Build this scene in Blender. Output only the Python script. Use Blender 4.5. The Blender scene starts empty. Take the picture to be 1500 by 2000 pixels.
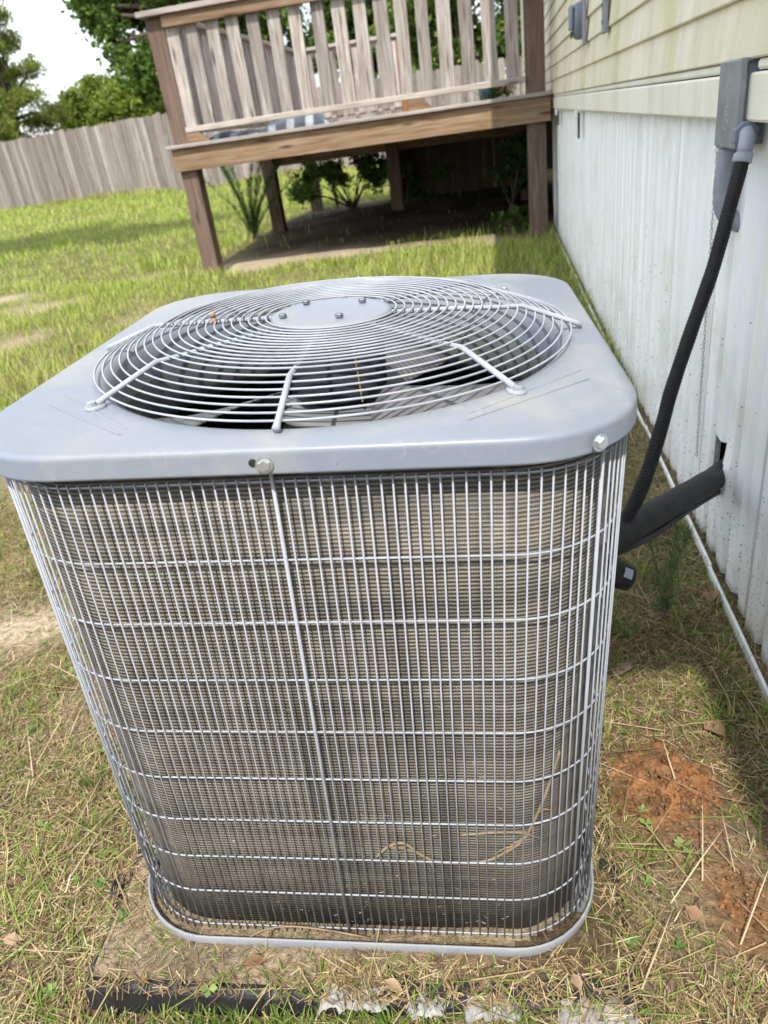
import bpy, math, random
import numpy as np
from mathutils import Matrix, Vector, Euler

random.seed(7)
rng = np.random.default_rng(7)
scene = bpy.context.scene
COL = scene.collection
PI = math.pi

# ------------------------------------------------------------------ camera
cam_d = bpy.data.cameras.new('camera')
cam = bpy.data.objects.new('camera', cam_d)
COL.objects.link(cam)
cam_d.sensor_width = 36.0
cam_d.lens = 25.53
cam_d.clip_start = 0.02
cam_d.clip_end = 2000
CAM_R = (Matrix.Rotation(math.radians(11.597), 3, 'Z') @ Matrix.Rotation(math.radians(-28.05), 3, 'X')
         @ Matrix.Rotation(math.radians(8.25), 3, 'Y'))
basis = Matrix(((1, 0, 0), (0, 0, -1), (0, 1, 0)))      # camera x, y, z axes in (right, forward, up)
cam.matrix_world = Matrix.Translation((0, 0, 0.9425)) @ (CAM_R @ basis).to_4x4()
cam_d.dof.use_dof = True
cam_d.dof.focus_distance = 0.86
cam_d.dof.aperture_fstop = 8.0
scene.camera = cam

# ------------------------------------------------------------------ sky, sun, exposure
SUN_EL = math.radians(56)
sun_h = Vector((0.045, -1.0)).normalized()               # towards the sun, on the ground
world = bpy.data.worlds.new('World')
scene.world = world
world.use_nodes = True
wn = world.node_tree
for n in list(wn.nodes):
    wn.nodes.remove(n)
w_out = wn.nodes.new('ShaderNodeOutputWorld')
w_bg = wn.nodes.new('ShaderNodeBackground')
w_sky = wn.nodes.new('ShaderNodeTexSky')
w_sky.sky_type = 'NISHITA'
w_sky.sun_disc = False
w_sky.sun_elevation = SUN_EL
w_sky.sun_rotation = math.atan2(sun_h.x, sun_h.y)
w_sky.dust_density = 3.0
w_sky.air_density = 1.2
w_bg.inputs['Strength'].default_value = 0.14
# thin bright summer cloud over the blue, the same all round the sky
w_tc = wn.nodes.new('ShaderNodeTexCoord')
w_no = wn.nodes.new('ShaderNodeTexNoise')
w_no.inputs['Scale'].default_value = 2.2
w_no.inputs['Detail'].default_value = 6
w_rp = wn.nodes.new('ShaderNodeValToRGB')
w_rp.color_ramp.elements[0].position = 0.36
w_rp.color_ramp.elements[0].color = (0.25, 0.25, 0.25, 1)
w_rp.color_ramp.elements[1].position = 0.62
w_rp.color_ramp.elements[1].color = (0.9, 0.9, 0.9, 1)
w_mx = wn.nodes.new('ShaderNodeMixRGB')
w_mx.inputs['Color2'].default_value = (13.2, 13.7, 14.6, 1)
wn.links.new(w_tc.outputs['Generated'], w_no.inputs['Vector'])
wn.links.new(w_no.outputs['Fac'], w_rp.inputs['Fac'])
wn.links.new(w_rp.outputs['Color'], w_mx.inputs['Fac'])
wn.links.new(w_sky.outputs['Color'], w_mx.inputs['Color1'])
wn.links.new(w_mx.outputs['Color'], w_bg.inputs['Color'])
wn.links.new(w_bg.outputs['Background'], w_out.inputs['Surface'])

sun_d = bpy.data.lights.new('sun', 'SUN')
sun_d.energy = 5.0
sun_d.angle = math.radians(0.53)
sun_d.color = (1.0, 0.94, 0.84)
sun = bpy.data.objects.new('sun', sun_d)
COL.objects.link(sun)
to_sun = Vector((sun_h.x * math.cos(SUN_EL), sun_h.y * math.cos(SUN_EL), math.sin(SUN_EL)))
sun.rotation_euler = (-to_sun).to_track_quat('-Z', 'Y').to_euler()
sun.location = to_sun * 30

vs = scene.view_settings
vs.view_transform = 'Standard'
vs.look = 'None'
vs.exposure = 0.38
vs.gamma = 1.0
vs.use_curve_mapping = False
scene.cycles.max_bounces = 4
scene.cycles.diffuse_bounces = 3
scene.cycles.glossy_bounces = 2
scene.cycles.transmission_bounces = 2
scene.cycles.use_adaptive_sampling = True
scene.cycles.adaptive_threshold = 0.03
scene.cycles.use_denoising = True

# ------------------------------------------------------------------ helpers
def link(o, parent=None):
    COL.objects.link(o)
    if parent is not None:
        o.parent = parent
    return o

def mesh(name, verts, faces, mat=None, smooth=False):
    me = bpy.data.meshes.new(name)
    me.from_pydata([tuple(v) for v in verts], [], faces)
    if mat is not None:
        me.materials.append(mat)
    if smooth:
        me.polygons.foreach_set('use_smooth', [True] * len(me.polygons))
    me.update()
    return me

def obj(name, data, parent=None, loc=None, rot=None):
    o = bpy.data.objects.new(name, data)
    link(o, parent)
    if loc is not None:
        o.location = loc
    if rot is not None:
        o.rotation_euler = rot
    return o

def tag(o, label=None, cat=None, group=None, kind=None):
    if label: o['label'] = label
    if cat: o['category'] = cat
    if group: o['group'] = group
    if kind: o['kind'] = kind
    return o

def thing(name, label, cat, loc=(0, 0, 0), rot=(0, 0, 0), group=None):
    o = bpy.data.objects.new(name, None)
    link(o)
    o.location = loc
    o.rotation_euler = rot
    o.empty_display_size = 0.1
    return tag(o, label, cat, group)

class MB:
    """collects shapes into one mesh"""
    def __init__(self):
        self.v, self.f = [], []
    def add(self, v, f):
        o = len(self.v)
        self.v += [tuple(p) for p in v]
        self.f += [tuple(i + o for i in q) for q in f]
        return self
    def box(self, x0, x1, y0, y1, z0, z1):
        return self.add([(x0, y0, z0), (x1, y0, z0), (x1, y1, z0), (x0, y1, z0),
                         (x0, y0, z1), (x1, y0, z1), (x1, y1, z1), (x0, y1, z1)],
                        [(0, 3, 2, 1), (4, 5, 6, 7), (0, 1, 5, 4), (1, 2, 6, 5), (2, 3, 7, 6), (3, 0, 4, 7)])
    def cbox(self, x0, x1, y0, y1, z0, z1, c=0.003):
        """box with chamfered edges"""
        pts, fs = [], []
        for zz, k in ((z0, c), (z0 + c, 0), (z1 - c, 0), (z1, c)):
            pts += [(x0 + c, y0 + k, zz), (x1 - c, y0 + k, zz), (x1 - k, y0 + c, zz), (x1 - k, y1 - c, zz),
                    (x1 - c, y1 - k, zz), (x0 + c, y1 - k, zz), (x0 + k, y1 - c, zz), (x0 + k, y0 + c, zz)]
        for r in range(3):
            for i in range(8):
                j = (i + 1) % 8
                fs.append((r * 8 + i, r * 8 + j, (r + 1) * 8 + j, (r + 1) * 8 + i))
        fs.append(tuple(range(7, -1, -1)))
        fs.append(tuple(range(24, 32)))
        return self.add(pts, fs)
    def tube(self, path, r, n=8, closed=False, cap=True):
        v, f = tube(path, r, n, closed, cap)
        return self.add(v, f)
    def mesh(self, name, mat, smooth=False):
        return mesh(name, self.v, self.f, mat, smooth)

def tube(path, r, n=8, closed=False, cap=True):
    P = [Vector(p) for p in path]
    m = len(P)
    R = r if hasattr(r, '__len__') else [r] * m
    vs_, fs = [], []
    ref = None
    for i, p in enumerate(P):
        if closed:
            t = (P[(i + 1) % m] - P[i - 1])
        else:
            t = P[min(i + 1, m - 1)] - P[max(i - 1, 0)]
        t.normalize()
        if ref is None:
            ref = Vector((0, 0, 1)) if abs(t.z) < 0.9 else Vector((1, 0, 0))
        a = ref - t * ref.dot(t)
        if a.length < 1e-6:
            a = t.orthogonal()
        a.normalize()
        b = t.cross(a)
        ref = a
        for k in range(n):
            q = 2 * PI * k / n
            vs_.append(p + (a * math.cos(q) + b * math.sin(q)) * R[i])
    rows = m if closed else m - 1
    for i in range(rows):
        for k in range(n):
            k2, i2 = (k + 1) % n, (i + 1) % m
            fs.append((i * n + k, i * n + k2, i2 * n + k2, i2 * n + k))
    if not closed and cap:
        fs.append(tuple(range(n - 1, -1, -1)))
        fs.append(tuple((m - 1) * n + k for k in range(n)))
    return vs_, fs

def rr(x0, x1, y0, y1, r, seg=10):
    """rounded rectangle outline, counter-clockwise"""
    out = []
    for cx, cy, a0 in ((x1 - r, y1 - r, 0), (x0 + r, y1 - r, 90), (x0 + r, y0 + r, 180), (x1 - r, y0 + r, 270)):
        for k in range(seg + 1):
            a = math.radians(a0 + 90 * k / seg)
            out.append((cx + r * math.cos(a), cy + r * math.sin(a)))
    return out

def rr_at_angles(x0, x1, y0, y1, r, angs):
    """the point of a rounded rectangle in each direction from its local origin"""
    pts = rr(x0, x1, y0, y1, r, 24)
    th = [math.atan2(p[1], p[0]) % (2 * PI) for p in pts]
    order = np.argsort(th)
    t = np.array(th)[order]
    P = np.array(pts)[order]
    t = np.concatenate([[t[-1] - 2 * PI], t, [t[0] + 2 * PI]])
    P = np.concatenate([P[-1:], P, P[:1]])
    out = []
    for a in angs:
        a = a % (2 * PI)
        i = np.searchsorted(t, a) - 1
        p, q = P[i], P[i + 1]
        d = np.array([math.cos(a), math.sin(a)])
        e = q - p
        den = e[0] * d[1] - e[1] * d[0]
        s = (p[1] * d[0] - p[0] * d[1]) / den if abs(den) > 1e-9 else 0
        out.append(tuple(p + e * s))
    return out

def loft(rows, close_last=False, close_first=False):
    """rows of equal point counts, each closed"""
    n = len(rows[0])
    v = [p for r_ in rows for p in r_]
    f = []
    for i in range(len(rows) - 1):
        for k in range(n):
            k2 = (k + 1) % n
            f.append((i * n + k, i * n + k2, (i + 1) * n + k2, (i + 1) * n + k))
    if close_last:
        f.append(tuple((len(rows) - 1) * n + k for k in range(n)))
    if close_first:
        f.append(tuple(range(n - 1, -1, -1)))
    return v, f

def wave(x, y, seed, scale, octaves=4):
    """smooth pseudo-noise in about -1..1 from sums of sines"""
    g = np.random.default_rng(seed)
    out = np.zeros_like(x, dtype=float)
    amp, tot = 1.0, 0.0
    for _ in range(octaves):
        for _k in range(4):
            a = g.uniform(0, 2 * PI)
            ph = g.uniform(0, 2 * PI)
            fr = scale * g.uniform(0.7, 1.4)
            out += amp * np.sin((x * math.cos(a) + y * math.sin(a)) * fr + ph) / 2.6
        tot += amp
        amp *= 0.55
        scale *= 2.1
    return out / tot * 1.25

# ------------------------------------------------------------------ materials
def new_mat(name):
    m = bpy.data.materials.new(name)
    m.use_nodes = True
    nt = m.node_tree
    return m, nt, nt.nodes['Principled BSDF']

def N(nt, kind, **kw):
    n = nt.nodes.new(kind)
    for k, v in kw.items():
        if k in n.inputs:
            n.inputs[k].default_value = v
        else:
            setattr(n, k, v)
    return n

def ramp(nt, fac, stops, interp='LINEAR'):
    r = nt.nodes.new('ShaderNodeValToRGB')
    r.color_ramp.interpolation = interp
    e = r.color_ramp.elements
    while len(e) < len(stops):
        e.new(0.5)
    for i, (p, c) in enumerate(stops):
        e[i].position = p
        e[i].color = (c, c, c, 1) if not hasattr(c, '__len__') else (*c, 1)
    nt.links.new(fac, r.inputs['Fac'])
    return r.outputs['Color']

def mixc(nt, fac, a, b, mode='MIX'):
    m = nt.nodes.new('ShaderNodeMixRGB')
    m.blend_type = mode
    for s, v in (('Fac', fac), ('Color1', a), ('Color2', b)):
        if isinstance(v, bpy.types.NodeSocket):
            nt.links.new(v, m.inputs[s])
        elif s == 'Fac':
            m.inputs[s].default_value = v
        else:
            m.inputs[s].default_value = (*v, 1)
    return m.outputs['Color']

def coords(nt, scale=(1, 1, 1), which='Object', jitter=0.0):
    tc = nt.nodes.new('ShaderNodeTexCoord')
    mp = nt.nodes.new('ShaderNodeMapping')
    mp.inputs['Scale'].default_value = scale
    nt.links.new(tc.outputs[which], mp.inputs['Vector'])
    if jitter:
        oi = nt.nodes.new('ShaderNodeObjectInfo')
        ml = N(nt, 'ShaderNodeMath', operation='MULTIPLY')
        ml.inputs[1].default_value = jitter
        nt.links.new(oi.outputs['Random'], ml.inputs[0])
        cb = nt.nodes.new('ShaderNodeCombineXYZ')
        for i in range(3):
            nt.links.new(ml.outputs[0], cb.inputs[i])
        nt.links.new(cb.outputs[0], mp.inputs['Location'])
    return mp.outputs['Vector']

def noise(nt, vec, scale, detail=4, rough=0.55, dist=0.0):
    n = nt.nodes.new('ShaderNodeTexNoise')
    n.inputs['Scale'].default_value = scale
    n.inputs['Detail'].default_value = detail
    n.inputs['Roughness'].default_value = rough
    n.inputs['Distortion'].default_value = dist
    nt.links.new(vec, n.inputs['Vector'])
    return n.outputs['Fac']

def bump(nt, b, height, strength=0.3, dist=0.002):
    n = nt.nodes.new('ShaderNodeBump')
    n.inputs['Strength'].default_value = strength
    n.inputs['Distance'].default_value = dist
    nt.links.new(height, n.inputs['Height'])
    nt.links.new(n.outputs['Normal'], b.inputs['Normal'])

def setc(nt, b, col):
    if isinstance(col, bpy.types.NodeSocket):
        nt.links.new(col, b.inputs['Base Color'])
    else:
        b.inputs['Base Color'].default_value = (*col, 1)

def plain(name, col, rough=0.6, metal=0.0, var=0.15, nscale=30.0, bmp=0.0, bscale=200.0, spec=0.5):
    m, nt, b = new_mat(name)
    v = coords(nt)
    f = noise(nt, v, nscale, 5)
    dark = tuple(c * (1 - var) for c in col)
    light = tuple(min(1, c * (1 + var)) for c in col)
    setc(nt, b, ramp(nt, f, [(0.3, dark), (0.7, light)]))
    b.inputs['Roughness'].default_value = rough
    b.inputs['Metallic'].default_value = metal
    b.inputs['Specular IOR Level'].default_value = spec
    if bmp:
        bump(nt, b, noise(nt, v, bscale, 3), bmp, 0.001)
    return m

def wood(name, dark, mid, light, grain='Z', scale=1.0, knots=True, var=0.35):
    m, nt, b = new_mat(name)
    s = {'X': (0.5, 9, 9), 'Y': (9, 0.5, 9), 'Z': (9, 9, 0.5)}[grain]
    v = coords(nt, tuple(k * scale for k in s), jitter=37.0)
    f1 = noise(nt, v, 3.0, 6, 0.62, 0.6)
    v2 = coords(nt, tuple(k * scale * 0.35 for k in s), jitter=11.0)
    f2 = noise(nt, v2, 2.0, 3)
    c1 = ramp(nt, f1, [(0.28, dark), (0.48, mid), (0.72, light)])
    c2 = mixc(nt, ramp(nt, f2, [(0.35, 0.0), (0.7, 0.65)]), c1, tuple(0.5 * (a + d) for a, d in zip(mid, dark)))
    if knots:
        k = {'X': (2.2, 12, 12), 'Y': (12, 2.2, 12), 'Z': (12, 12, 2.2)}[grain]
        vk = coords(nt, k, jitter=53.0)
        vo = nt.nodes.new('ShaderNodeTexVoronoi')
        vo.inputs['Scale'].default_value = 0.9
        nt.links.new(vk, vo.inputs['Vector'])
        kf = ramp(nt, vo.outputs['Distance'], [(0.05, 0.85), (0.16, 0.0)])
        c2 = mixc(nt, kf, c2, tuple(c * 0.45 for c in dark))
    oi = nt.nodes.new('ShaderNodeObjectInfo')
    br = ramp(nt, oi.outputs['Random'], [(0.0, 1 - var), (1.0, 1.0 + var * 0.6)])
    c3 = mixc(nt, 1.0, c2, br, 'MULTIPLY')
    setc(nt, b, c3)
    b.inputs['Roughness'].default_value = 0.85
    b.inputs['Specular IOR Level'].default_value = 0.25
    bump(nt, b, f1, 0.5, 0.004)
    return m

# grey-blue painted sheet steel of the air conditioner, dusty
def paint_mat(name, col, dirt=0.35, gloss=0.36):
    m, nt, b = new_mat(name)
    v = coords(nt)
    f = noise(nt, v, 4.5, 7, 0.62, 0.5)
    c = mixc(nt, ramp(nt, f, [(0.42, 0.0), (0.68, dirt)]), col, (0.30, 0.29, 0.265))
    # dried water marks: pale rims round drop-sized cells
    vo = nt.nodes.new('ShaderNodeTexVoronoi')
    vo.inputs['Scale'].default_value = 31.0
    nt.links.new(v, vo.inputs['Vector'])
    rim = ramp(nt, vo.outputs['Distance'], [(0.30, 0.0), (0.36, 1.0), (0.40, 0.0)])
    patch = ramp(nt, noise(nt, v, 9.0, 3), [(0.48, 0.0), (0.66, 0.22)])
    c = mixc(nt, mixc(nt, 1.0, rim, patch, 'MULTIPLY'), c, (0.44, 0.44, 0.42))
    # specks of grit
    v3 = nt.nodes.new('ShaderNodeTexVoronoi')
    v3.inputs['Scale'].default_value = 70.0
    nt.links.new(v, v3.inputs['Vector'])
    sc = nt.nodes.new('ShaderNodeSeparateXYZ')
    nt.links.new(v3.outputs['Color'], sc.inputs[0])
    spk = mixc(nt, 1.0, ramp(nt, v3.outputs['Distance'], [(0.08, 0.8), (0.16, 0.0)]), ramp(nt, sc.outputs[0], [(0.88, 0.0), (0.90, 1.0)]), 'MULTIPLY')
    c = mixc(nt, spk, c, (0.14, 0.12, 0.09))
    # fine scuffs
    mp = nt.nodes.new('ShaderNodeMapping')
    mp.inputs['Scale'].default_value = (6, 160, 20)
    mp.inputs['Rotation'].default_value = (0, 0, 0.6)
    nt.links.new(v, mp.inputs['Vector'])
    scf = mixc(nt, 1.0, ramp(nt, noise(nt, mp.outputs['Vector'], 1.0, 2), [(0.70, 0.0), (0.76, 0.5)]), patch, 'MULTIPLY')
    c = mixc(nt, scf, c, (0.5, 0.5, 0.5))
    setc(nt, b, c)
    r = ramp(nt, f, [(0.3, gloss), (0.7, gloss + 0.25)])
    nt.links.new(r, b.inputs['Roughness'])
    bump(nt, b, noise(nt, v, 6.0, 3), 0.25, 0.006)
    return m

M = {}
M['paint'] = paint_mat('grey_blue_enamel', (0.178, 0.205, 0.26), 0.62)
M['wire'] = plain('grey_coated_wire', (0.29, 0.313, 0.365), 0.62, var=0.18, nscale=14, spec=0.35)
M['pan'] = paint_mat('grey_pan_enamel', (0.20, 0.215, 0.25), 0.55, 0.5)
M['orifice'] = plain('dark_grey_orifice', (0.13, 0.135, 0.14), 0.6, 0.0, 0.3, 8)  # darker grey than the lid enamel, to deepen the shade in the fan opening
M['zinc'] = plain('zinc_screw', (0.55, 0.58, 0.62), 0.3, 0.85, 0.1)
M['bolt'] = plain('dark_grey_bolt', (0.13, 0.15, 0.18), 0.45, 0.2)
M['blade'] = plain('aluminium_blade', (0.13, 0.13, 0.135), 0.55, 0.2, 0.3, 12)
M['motor'] = plain('black_motor_shell', (0.035, 0.037, 0.045), 0.35)
M['inner'] = plain('dark_interior', (0.015, 0.015, 0.016), 0.9)  # near-black colour standing in for shade inside things and in holes
M['yellow'] = plain('yellow_wire', (0.22, 0.17, 0.06), 0.6)
M['black_plastic'] = plain('black_pad_plastic', (0.014, 0.014, 0.017), 0.55, var=0.4, nscale=25, bmp=0.3)
M['black_rubber'] = plain('black_foam_insulation', (0.012, 0.011, 0.012), 0.7, var=0.5, nscale=40, bmp=0.5, bscale=120)
M['black_flex'] = plain('black_flexible_conduit', (0.007, 0.0068, 0.0085), 0.55, var=0.4, spec=0.25)
M['pvc'] = plain('grey_pvc', (0.235, 0.26, 0.31), 0.5, var=0.15)
M['box_grey'] = plain('grey_box_paint', (0.20, 0.22, 0.235), 0.5, var=0.2, nscale=20)
M['box_blue'] = plain('grey_box_side', (0.17, 0.20, 0.26), 0.5, var=0.12)
M['label_white'] = plain('worn_white_print', (0.42, 0.44, 0.44), 0.6)
M['white_vinyl'] = plain('white_vinyl_track', (0.72, 0.73, 0.73), 0.5, var=0.1)
M['crust'] = plain('pale_mortar_crust', (0.23, 0.23, 0.225), 0.95, var=0.45, nscale=60, bmp=0.8, bscale=90)
M['white_sticker'] = plain('white_sticker', (0.30, 0.34, 0.42), 0.5, var=0.1)
M['chain'] = plain('dull_galvanised_chain', (0.40, 0.39, 0.36), 0.5, 0.4)
M['roof'] = plain('grey_shingle', (0.16, 0.15, 0.14), 0.9)
M['brown_leaf'] = plain('dead_brown_leaf', (0.20, 0.12, 0.065), 0.8, var=0.4, nscale=40)
M['tan_leaf'] = plain('dead_tan_leaf', (0.30, 0.215, 0.14), 0.8, var=0.35, nscale=40)
M['straw_stem'] = plain('dry_straw_stem', (0.20, 0.15, 0.095), 0.85, var=0.3)
M['tarp'] = plain('blue_grey_tarp', (0.20, 0.23, 0.27), 0.6, var=0.4, nscale=9)
M['dark_cloth'] = plain('dark_navy_cloth', (0.05, 0.06, 0.09), 0.8)
M['pot_blue'] = plain('pale_blue_pot', (0.25, 0.42, 0.52), 0.5)
M['petal'] = plain('yellow_petal', (0.75, 0.45, 0.02), 0.6)
M['copper'] = plain('copper_tip', (0.45, 0.24, 0.15), 0.5)
M['deck_slat'] = wood('weathered_grey_slat', (0.075, 0.052, 0.040), (0.31, 0.28, 0.262), (0.53, 0.505, 0.50), 'Z', 2.4, var=0.34)
M['deck_rail'] = wood('weathered_grey_rail', (0.155, 0.135, 0.12), (0.32, 0.285, 0.262), (0.45, 0.42, 0.405), 'X', 2.2)
M['deck_rail_y'] = wood('weathered_grey_rail_side', (0.155, 0.135, 0.12), (0.32, 0.285, 0.262), (0.45, 0.42, 0.405), 'Y', 2.2)
M['deck_beam'] = wood('brown_deck_beam', (0.075, 0.040, 0.022), (0.225, 0.150, 0.095), (0.36, 0.275, 0.20), 'X', 1.8, var=0.15)
M['deck_beam_y'] = wood('brown_deck_beam_side', (0.075, 0.040, 0.022), (0.225, 0.150, 0.095), (0.36, 0.275, 0.20), 'Y', 1.8, var=0.15)
M['deck_post'] = wood('brown_deck_post', (0.06, 0.038, 0.03), (0.14, 0.098, 0.078), (0.215, 0.16, 0.135), 'Z', 2.0, var=0.15)
M['red_post'] = wood('reddish_post', (0.12, 0.045, 0.022), (0.22, 0.10, 0.05), (0.30, 0.15, 0.085), 'Z', 2.0, var=0.1)
M['fence'] = wood('weathered_fence', (0.11, 0.092, 0.078), (0.24, 0.213, 0.192), (0.35, 0.325, 0.305), 'Z', 1.0, var=0.42)
M['bark'] = wood('bark', (0.04, 0.03, 0.02), (0.10, 0.08, 0.06), (0.18, 0.15, 0.12), 'Z', knots=False)

def coil_mat():
    """aluminium fins: fine upright fins crossed by rows, dusty tan over dark gaps"""
    m, nt, b = new_mat('dusty_coil_fins')
    uv = nt.nodes.new('ShaderNodeUVMap')
    sp = nt.nodes.new('ShaderNodeSeparateXYZ')
    nt.links.new(uv.outputs['UV'], sp.inputs[0])
    nz = noise(nt, uv.outputs['UV'], 9.0, 4)
    def sine(src, period, wob):
        a = N(nt, 'ShaderNodeMath', operation='MULTIPLY'); a.inputs[1].default_value = 2 * PI / period
        nt.links.new(src, a.inputs[0])
        w_ = N(nt, 'ShaderNodeMath', operation='MULTIPLY'); w_.inputs[1].default_value = wob
        nt.links.new(nz, w_.inputs[0])
        s_ = N(nt, 'ShaderNodeMath', operation='ADD')
        nt.links.new(a.outputs[0], s_.inputs[0]); nt.links.new(w_.outputs[0], s_.inputs[1])
        c_ = N(nt, 'ShaderNodeMath', operation='SINE')
        nt.links.new(s_.outputs[0], c_.inputs[0])
        d_ = N(nt, 'ShaderNodeMath', operation='MULTIPLY_ADD'); d_.inputs[1].default_value = 0.5; d_.inputs[2].default_value = 0.5
        nt.links.new(c_.outputs[0], d_.inputs[0])
        return d_.outputs[0]
    h = sine(sp.outputs[1], 0.0068, 5.0)
    v = sine(sp.outputs[0], 0.0036, 14.0)
    mu = N(nt, 'ShaderNodeMath', operation='MULTIPLY')
    nt.links.new(ramp(nt, h, [(0.15, 0.24), (0.8, 1.0)]), mu.inputs[0])
    nt.links.new(ramp(nt, v, [(0.1, 0.80), (0.8, 1.0)]), mu.inputs[1])
    dust = ramp(nt, noise(nt, uv.outputs['UV'], 14.0, 6, 0.7), [(0.30, (0.155, 0.14, 0.115)), (0.5, (0.225, 0.205, 0.168)), (0.70, (0.32, 0.295, 0.245))])
    mp = nt.nodes.new('ShaderNodeMapping')
    mp.inputs['Scale'].default_value = (26, 1.2, 1)
    nt.links.new(uv.outputs['UV'], mp.inputs['Vector'])
    streak = noise(nt, mp.outputs['Vector'], 1.0, 4)
    dust = mixc(nt, ramp(nt, streak, [(0.52, 0.0), (0.70, 0.75)]), dust, (0.055, 0.05, 0.042))
    mp2 = nt.nodes.new('ShaderNodeMapping')
    mp2.inputs['Scale'].default_value = (1.5, 22, 1)
    nt.links.new(uv.outputs['UV'], mp2.inputs['Vector'])
    dust = mixc(nt, ramp(nt, noise(nt, mp2.outputs['Vector'], 1.0, 3), [(0.48, 0.0), (0.66, 0.7)]), dust, (0.075, 0.067, 0.055))
    col = mixc(nt, 1.0, dust, mu.outputs[0], 'MULTIPLY')
    fl = ramp(nt, noise(nt, uv.outputs['UV'], 160.0, 2), [(0.72, 0.0), (0.78, 0.5)])
    col = mixc(nt, fl, col, (0.40, 0.36, 0.28))
    setc(nt, b, col)
    b.inputs['Roughness'].default_value = 0.65
    bump(nt, b, mu.outputs[0], 0.6, 0.003)
    return m
M['coil'] = coil_mat()

def siding_mat(name, base, algae=0.5):
    m, nt, b = new_mat(name)
    v = coords(nt, which='Object')
    tc = nt.nodes.new('ShaderNodeNewGeometry')
    mp = nt.nodes.new('ShaderNodeMapping')
    mp.inputs['Scale'].default_value = (1, 2.6, 0.8)
    nt.links.new(tc.outputs['Position'], mp.inputs['Vector'])
    f = noise(nt, mp.outputs['Vector'], 1.6, 6, 0.65, 0.4)
    mp2 = nt.nodes.new('ShaderNodeMapping')
    mp2.inputs['Scale'].default_value = (1, 9, 1.1)
    nt.links.new(tc.outputs['Position'], mp2.inputs['Vector'])
    g = noise(nt, mp2.outputs['Vector'], 1.5, 5, 0.6)
    c = mixc(nt, ramp(nt, f, [(0.40, 0.0), (0.68, algae)]), base, (0.42, 0.42, 0.16))
    c = mixc(nt, ramp(nt, g, [(0.50, 0.0), (0.72, 0.45)]), c, (0.44, 0.43, 0.38))
    setc(nt, b, c)
    b.inputs['Roughness'].default_value = 0.55
    mg = nt.nodes.new('ShaderNodeMapping')
    mg.inputs['Scale'].default_value = (30, 7, 110)
    nt.links.new(tc.outputs['Position'], mg.inputs['Vector'])
    bump(nt, b, noise(nt, mg.outputs['Vector'], 3.0, 3, 0.6, 0.8), 0.4, 0.0015)
    return m
M['siding'] = siding_mat('cream_siding', (0.73, 0.69, 0.565), 0.68)
M['trim'] = siding_mat('off_white_trim', (0.76, 0.75, 0.68), 0.28)

def skirt_mat():
    m, nt, b = new_mat('white_skirting_panel')
    geo = nt.nodes.new('ShaderNodeNewGeometry')
    mp = nt.nodes.new('ShaderNodeMapping')
    mp.inputs['Scale'].default_value = (1, 14, 0.45)
    nt.links.new(geo.outputs['Position'], mp.inputs['Vector'])
    f = noise(nt, mp.outputs['Vector'], 1.6, 6, 0.65)
    c = mixc(nt, ramp(nt, f, [(0.44, 0.0), (0.74, 0.5)]), (0.84, 0.875, 0.905), (0.66, 0.67, 0.60))
    sp = nt.nodes.new('ShaderNodeSeparateXYZ')
    nt.links.new(geo.outputs['Position'], sp.inputs[0])
    # mud splashed up from the ground, thinning with height
    vo = nt.nodes.new('ShaderNodeTexVoronoi')
    vo.inputs['Scale'].default_value = 130
    nt.links.new(geo.outputs['Position'], vo.inputs['Vector'])
    hgt = ramp(nt, sp.outputs[2], [(0.0, 1.0), (0.10, 0.5), (0.28, 0.16), (0.6, 0.03), (0.86, 0.0)])
    sc = nt.nodes.new('ShaderNodeSeparateXYZ')
    nt.links.new(vo.outputs['Color'], sc.inputs[0])
    lt = N(nt, 'ShaderNodeMath', operation='LESS_THAN')
    nt.links.new(sc.outputs[0], lt.inputs[0]); nt.links.new(hgt, lt.inputs[1])
    dot = N(nt, 'ShaderNodeMath', operation='MULTIPLY')
    nt.links.new(ramp(nt, vo.outputs['Distance'], [(0.18, 0.75), (0.34, 0.0)]), dot.inputs[0]); nt.links.new(lt.outputs[0], dot.inputs[1])
    c = mixc(nt, dot.outputs[0], c, (0.09, 0.075, 0.055))
    n3 = noise(nt, geo.outputs['Position'], 6.0, 4)
    ad2 = N(nt, 'ShaderNodeMath', operation='MULTIPLY_ADD'); ad2.inputs[1].default_value = 0.35
    nt.links.new(hgt, ad2.inputs[0]); nt.links.new(n3, ad2.inputs[2])
    c = mixc(nt, ramp(nt, ad2.outputs[0], [(0.55, 0.0), (0.95, 0.6)]), c, (0.50, 0.46, 0.36))
    setc(nt, b, c)
    b.inputs['Roughness'].default_value = 0.45
    return m
M['skirt'] = skirt_mat()

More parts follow.
